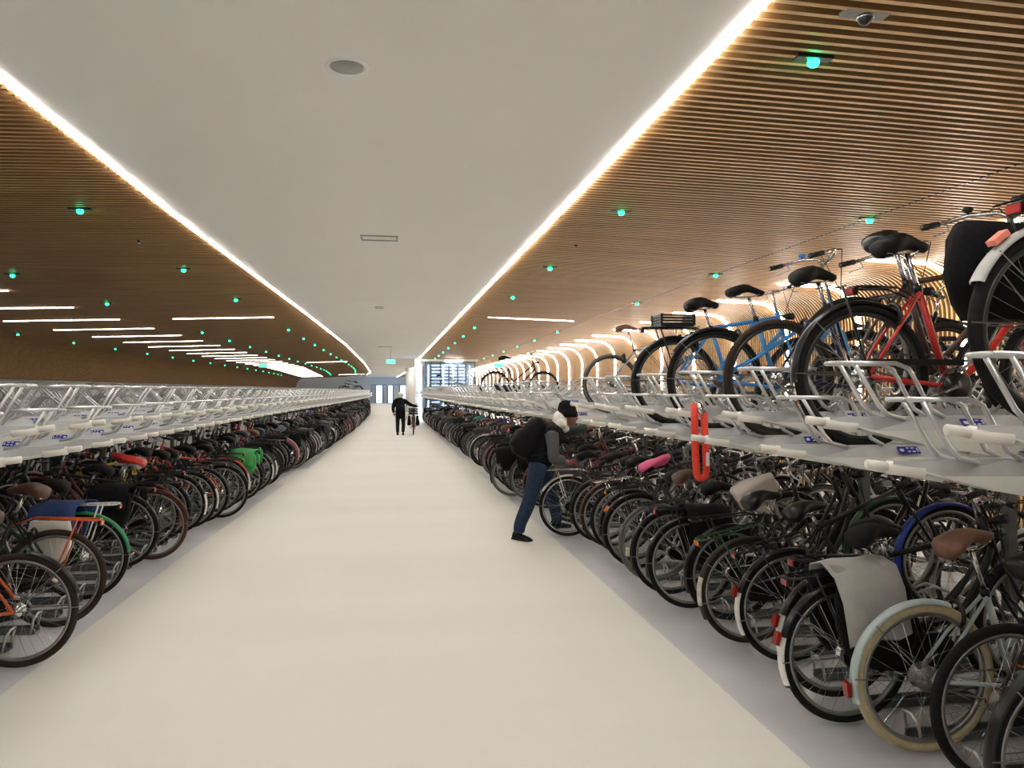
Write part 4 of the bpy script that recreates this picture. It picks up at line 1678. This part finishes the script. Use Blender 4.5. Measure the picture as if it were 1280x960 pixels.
hipN, hipF = L3(1.60, YM - .09, .84), L3(1.66, YM + .10, .84)
pelv = L3(1.63, YM, .88)
kN, kF = L3(1.50, YM - .12, .46), L3(1.83, YM + .34, .47)
aN, aF = L3(1.385, YM - .10, .10), L3(1.96, YM + .58, .10)
shN, shF = L3(1.735, YM - .19, 1.19), L3(1.80, YM + .19, 1.22)
elN, haN = L3(1.745, YM - .27, .93), L3(1.90, YM - .20, .885)
elF, haF = L3(2.02, YM + .22, 1.20), L3(2.27, YM + .16, 1.25)
neck, headc = L3(1.87, YM, 1.29), L3(1.975, YM, 1.385)


def body_extra(mb):
    c = Vector(headc)
    mb.ball(tuple(c), (.088, .076, .115), 'skin', 16, 10)
    mb.ball(tuple(c + Vector((.03, 0, -.06))), (.06, .055, .055), 'skin', 12, 8)     # jaw
    mb.tube([tuple(c + Vector((.075, 0, .01))), tuple(c + Vector((.108, 0, -.03))), tuple(c + Vector((.085, 0, -.04)))], [.010, .014, .010], 'skin', 8)  # nose
    for sy in (-1, 1):
        mb.ball(tuple(c + Vector((0, sy * .08, -.01))), (.02, .01, .03), 'skin', 8, 6)
    hand(mb, haN, Vector((.9, .1, -.15)), Vector((0, 0, 1)), 1, 'skin')
    hand(mb, haF, Vector((1, 0, .1)), Vector((0, 0, 1)), -1, 'skin')


joined('body', [([pelv, L3(1.67, YM, 1.03), L3(1.77, YM, 1.2), neck, headc], [.12, .13, .13, .055, .05]), ([hipN, kN, aN], [.08, .055, .04]), ([hipF, kF, aF], [.08, .055, .04]),
                ([L3(1.8, YM, 1.22), shN, elN, haN], [.06, .05, .04, .028]), ([L3(1.8, YM, 1.22), shF, elF, haF], [.06, .05, .04, .028])], 'skin', man, extra=body_extra)
joined('trousers', [([hipN, kN, L3(1.40, YM - .10, .2), aN], [.108, .083, .072, .066]), ([hipF, kF, L3(1.93, YM + .50, .2), aF], [.108, .083, .072, .066]), ([hipN, pelv, hipF], [.10, .12, .10])], 'denim', man)
joined('vest', [([L3(1.62, YM, .86), L3(1.66, YM, 1.03), L3(1.77, YM, 1.18), L3(1.83, YM, 1.25)], [.165, .175, .165, .10]), ([shN, L3(1.8, YM, 1.2), shF], [.085, .13, .085])], 'fabric_black', man)
joined('sleeve', [([shN, L3(1.74, YM - .25, 1.05), elN, L3(1.86, YM - .22, .893)], [.082, .07, .062, .05])], 'sleeve', man)
joined('sleeve', [([shF, elF, L3(2.22, YM + .17, 1.245)], [.075, .06, .045])], 'sleeve_green', man)


def hoodx(mb):
    c = Vector(headc)
    mb.ball(tuple(c + Vector((-.105, 0, -.05))), (.09, .11, .115), 'hood', 14, 8)
    mb.ball(tuple(c + Vector((-.075, 0, -.145))), (.085, .10, .05), 'hood', 14, 8)


joined('hood', [([L3(1.83, YM - .06, 1.27), L3(1.87, YM - .1, 1.31), L3(1.91, YM - .09, 1.27)], [.05, .05, .03]), ([L3(1.83, YM + .06, 1.27), L3(1.87, YM + .1, 1.31)], [.05, .05])], 'hood', man, extra=hoodx)


def hatx(mb):
    c = Vector(headc) + Vector((-.014, 0, .030))
    mb.loft([[tuple(c + Vector((r * 1.08 * math.cos(2 * math.pi * k / 16) + z * -.12, r * math.sin(2 * math.pi * k / 16), z))) for k in range(16)] for z, r in ((-.04, .098), (-.035, .108), (.02, .110), (.024, .104), (.07, .097), (.12, .078), (.148, .045), (.155, .008))], 'fabric_black')


hb = MB()
hatx(hb)
hb.build('hat', man)


def gl(mb):
    hand(mb, haN, Vector((.9, .1, -.15)), Vector((0, 0, 1)), 1, 'glove_red')


g_ = MB()
hand(g_, haN, Vector((.9, .1, -.15)), Vector((0, 0, 1)), 1, 'glove_red')
gg = g_.build('glove', man)
gg.scale = (1, 1, 1)
gg.modifiers.new('puff', 'DISPLACE').strength = .006


def shoe(parent, c, ang, m='black_matt', L=.28):
    b = MB()
    secs = []
    for x, w, z, h in ((-.3, .03, .02, .05), (-.26, .036, .015, .09), (-.08, .04, .015, .10), (.1, .042, .012, .07), (.3, .05, .01, .055), (.5, .045, .01, .045), (.66, .02, .012, .03)):
        secs.append([(x * L, w * math.cos(2 * math.pi * k / 12), z * .3 + h / 2 + h / 2 * math.sin(2 * math.pi * k / 12)) for k in range(12)])
    b.loft(secs, m)
    b.box((.045 * 1, 0, .012), (.9 * L, .085, .02), 'rubber')
    o = b.build('shoe', parent, c, ang)
    return o


shoe(man, L3(1.385, YM - .08, 0.003), R_(-52))
shoe(man, L3(1.96, YM + .58, 0.003), R_(10))


def rucksack(x, y, z, s, tilt, label, rz=0.0):
    r = empty('backpack', (x, y, z), rz)
    r.rotation_euler = (0, tilt, rz)
    tag(r, label, 'backpack')
    b = MB()
    secs = []
    for t, wx, wy in ((-.5, .07, .10), (-.46, .1, .14), (-.2, .12, .155), (.1, .115, .15), (.35, .095, .13), (.48, .06, .10), (.5, .03, .05)):
        sec = []
        for k in range(16):
            a = 2 * math.pi * k / 16
            ca, sa = math.cos(a), math.sin(a)
            sec.append((wx * s * abs(ca) ** .6 * (1 if ca > 0 else -1), wy * s * abs(sa) ** .6 * (1 if sa > 0 else -1), t * .48 * s))
        secs.append(sec)
    b.loft(secs, 'fabric_black')
    b.build('bag', r)
    b = MB()
    b.loft([[(-.115 * s + wx * s * math.cos(2 * math.pi * k / 12), wy * s * math.sin(2 * math.pi * k / 12), z_ * s) for k in range(12)] for z_, wx, wy in ((-.19, .03, .06), (-.17, .05, .1), (0, .05, .11), (.03, .03, .09))], 'black_matt')
    b.build('front_pocket', r)
    for sy in (-1, 1):
        b = MB()
        b.tube([(.09 * s, sy * .09 * s, .2 * s), (.2 * s, sy * .12 * s, .22 * s), (.27 * s, sy * .14 * s, .12 * s), (.24 * s, sy * .15 * s, -.05 * s), (.1 * s, sy * .12 * s, -.17 * s)], .014, 'black_matt', 6)
        b.build('strap', r)
    return r


rucksack(1.515, YM - .02, 1.15, 1.02, R_(32), 'black backpack worn by the person bending at the right rack')

# the far person pushing a bicycle up the aisle
zc = 29.0
XP = (500.5 - VPX) * zc / (F / CY)
YP = depth_y(XP, zc)
w = empty('person', (XP, YP, 0))
tag(w, 'person in black coat and pale hat walking away up the aisle', 'person')


def wx(mb):
    mb.ball((0, .03, 1.50), (.08, .09, .11), 'skin', 12, 8)
    for sy, hz in ((-1, .82), (1, 1.12)):
        hand(mb, ((-.24, .05, hz) if sy < 0 else (.66, .30, 1.07)), Vector((0.1, 0.5, -.8)) if sy < 0 else Vector((1, .2, 0)), Vector((0, 1, 0)) if sy < 0 else Vector((0, 0, 1)), sy, 'skin')


joined('body', [([(0, 0, .82), (0, 0, 1.1), (0, .01, 1.3), (0, .02, 1.42), (0, .03, 1.5)], [.11, .11, .13, .05, .05]), ([(-.09, 0, .8), (-.1, .02, .43), (-.1, -.02, .09)], [.08, .05, .038]), ([(.09, 0, .8), (.11, -.03, .43), (.1, -.08, .12)], [.08, .05, .038]),
                ([(0, 0, 1.3), (-.18, 0, 1.28), (-.25, .02, 1.05), (-.24, .05, .82)], [.07, .05, .04, .03]), ([(0, 0, 1.3), (.18, 0, 1.28), (.4, .12, 1.13), (.66, .3, 1.07)], [.07, .05, .04, .03])], 'skin', w, extra=wx)
joined('coat', [([(0, 0, .68), (0, 0, .9), (0, 0, 1.15), (0, .0, 1.32), (0, .02, 1.38)], [.19, .185, .17, .15, .08]), ([(-.1, 0, 1.30), (-.19, 0, 1.26), (-.265, .02, 1.05), (-.25, .05, .86)], [.1, .08, .068, .055]),
                ([(.1, 0, 1.30), (.19, 0, 1.26), (.4, .12, 1.13), (.62, .28, 1.075)], [.1, .08, .065, .05])], 'fabric_black', w)
joined('trousers', [([(-.09, 0, .78), (-.1, .02, .43), (-.1, -.02, .1)], [.1, .075, .06]), ([(.09, 0, .78), (.11, -.03, .43), (.1, -.08, .12)], [.1, .075, .06])], 'black_matt', w)
joined('hat', [([(0, .0, 1.42), (0, .0, 1.5), (0, .01, 1.57)], [.10, .12, .09]), ([(-.05, 0, 1.44), (.05, 0, 1.44)], [.09, .09])], 'hood', w)
shoe(w, (-.1, -.04, .003), R_(90))
shoe(w, (.1, -.1, .003), R_(90))
r = rucksack(XP, YP - .2, 1.12, .85, 0, 'dark grey backpack on the person walking up the aisle', rz=R_(90))
XB = (516 - VPX) * zc / (F / CY)
place_bike(dict(style='oma', frame='dark_red', bag='fabric_black', bs=(.34, .16, .36), crate=('black', -.05, .80, (.36, .32, .22)), tail='red_lens'), XB + .02, depth_y(XB, zc) - .1, .004, R_(88),
           'dark red bicycle with black panniers pushed up the aisle by the walking person', q=1)

# ------------------------------------------------------------------ glass stair tower, columns, gates
zt = 41.0
xa_, xb_ = 1.62, 4.25
yt = depth_y(2.6, zt)
tw = empty('stair_tower', (xa_, yt, 0))
tag(tw, 'glazed stair tower with dark steel frame and blue lit steps', 'stair tower')
H = 3.22
fx = [0, .30, .80, 1.25, 1.72, 2.15, 2.63]
for x in fx:
    MB().box((x, 0, H / 2), (.07, .09, H), 'tower_frame').build('mullion', tw)
for z in (.04, 1.2, H - .06):
    MB().box((1.31, 0, z), (2.66, .10, .08), 'tower_frame').build('transom', tw)
for a, b in zip(fx, fx[1:]):
    MB().box(((a + b) / 2, 0, H / 2), (b - a - .06, .012, H - .1), 'glass_blue').build('pane', tw)
st = MB()
for i in range(17):
    st.box((1.25, .8 + .0 * i, .12 + i * .18), (1.9, .35, .05), 'steel_blue')
    st.box((1.25, .63, .15 + i * .18), (1.9, .02, .03), 'led_cool')
st.build('step', tw)
for x in (.18, .98, 1.5, 2.4):
    MB().box((x, .35, H / 2), (.05, .04, H - .4), 'led_cool').build('light_tube', tw)
MB().box((1.3, 1.3, H / 2), (2.6, .05, H), 'steel_blue').build('back_panel', tw)
MB().box((-.02, .65, H / 2), (.05, 1.3, H), 'glass_blue').build('side_pane', tw)
MB().box((1.3, -.02, H + .06), (3.0, .3, .09), 'galv_light').build('cap', tw)
MB().box((1.5, -.18, H + .02), (.9, .05, .04), 'led').build('lamp', tw)

mb = MB()
mb.box((1.27, depth_y(1.27, 42.5), 1.7), (.34, .34, 3.4), 'white_wall')
o = mb.build('column')
struct(o)
mb = MB()
mb.box((1.42, depth_y(1.42, 42.5) - .20, 1.6), (.16, .05, 3.0), 'led_cool')
tag(mb.build('pillar_light'), 'tall cool white light panel on the pillar beside the stair tower', 'light')
mb = MB()
mb.tube([(1.20, depth_y(1.2, 60), 0), (1.20, depth_y(1.2, 60), CEIL)], .35, 'white_wall', 24)
struct(mb.build('column_round'))
# gates at the far end
for i, (pa, pb, m_) in enumerate(((464, 469, 'gate_steel'), (470, 478, 'glass'), (479, 484, 'gate_steel'), (485, 491, 'glass'), (492, 499, 'gate_steel'), (500, 508, 'glass'), (509, 515, 'gate_steel'))):
    zc = 99.0
    x1, x2 = (pa - VPX) * zc / (F / CY), (pb - VPX) * zc / (F / CY)
    g0 = empty('gate_panel', ((x1 + x2) / 2, depth_y(x1, zc), 0))
    tag(g0, '%s gate panel at the far end of the aisle, %s from the left' % ('blue lit glass' if m_ == 'glass' else 'grey barred', NUMW[i]), 'gate', 'gates closing the far end')
    W_ = x2 - x1
    f_ = MB()
    for sx in (-1, 1):
        f_.box((sx * W_ / 2, 0, 1.2), (.06, .06, 2.4), 'tower_frame')
    f_.box((0, 0, 2.4), (W_, .06, .08), 'tower_frame')
    f_.build('frame', g0)
    f_ = MB()
    if m_ == 'glass':
        MATS.get('pane_lit') or mat('pane_lit', (.35, .6, .95), emit=.9)
        f_.box((0, 0, 1.2), (W_ - .1, .03, 2.2), 'pane_lit')
        f_.build('pane', g0)
    else:
        for t in range(5):
            f_.box((-W_ / 2 + W_ * (t + .5) / 5, 0, 1.1), (.03, .03, 2.2), 'gate_steel')
        f_.box((0, .1, .9), (W_, .02, 1.4), 'galv_light')
        f_.build('bars', g0)

# ------------------------------------------------------------------ light
wd = bpy.data.worlds.new('world')
scn.world = wd
wd.use_nodes = True
wd.node_tree.nodes['Background'].inputs[0].default_value = (1, .97, .92, 1)
wd.node_tree.nodes['Background'].inputs[1].default_value = 0.05
vs.exposure = 2.18
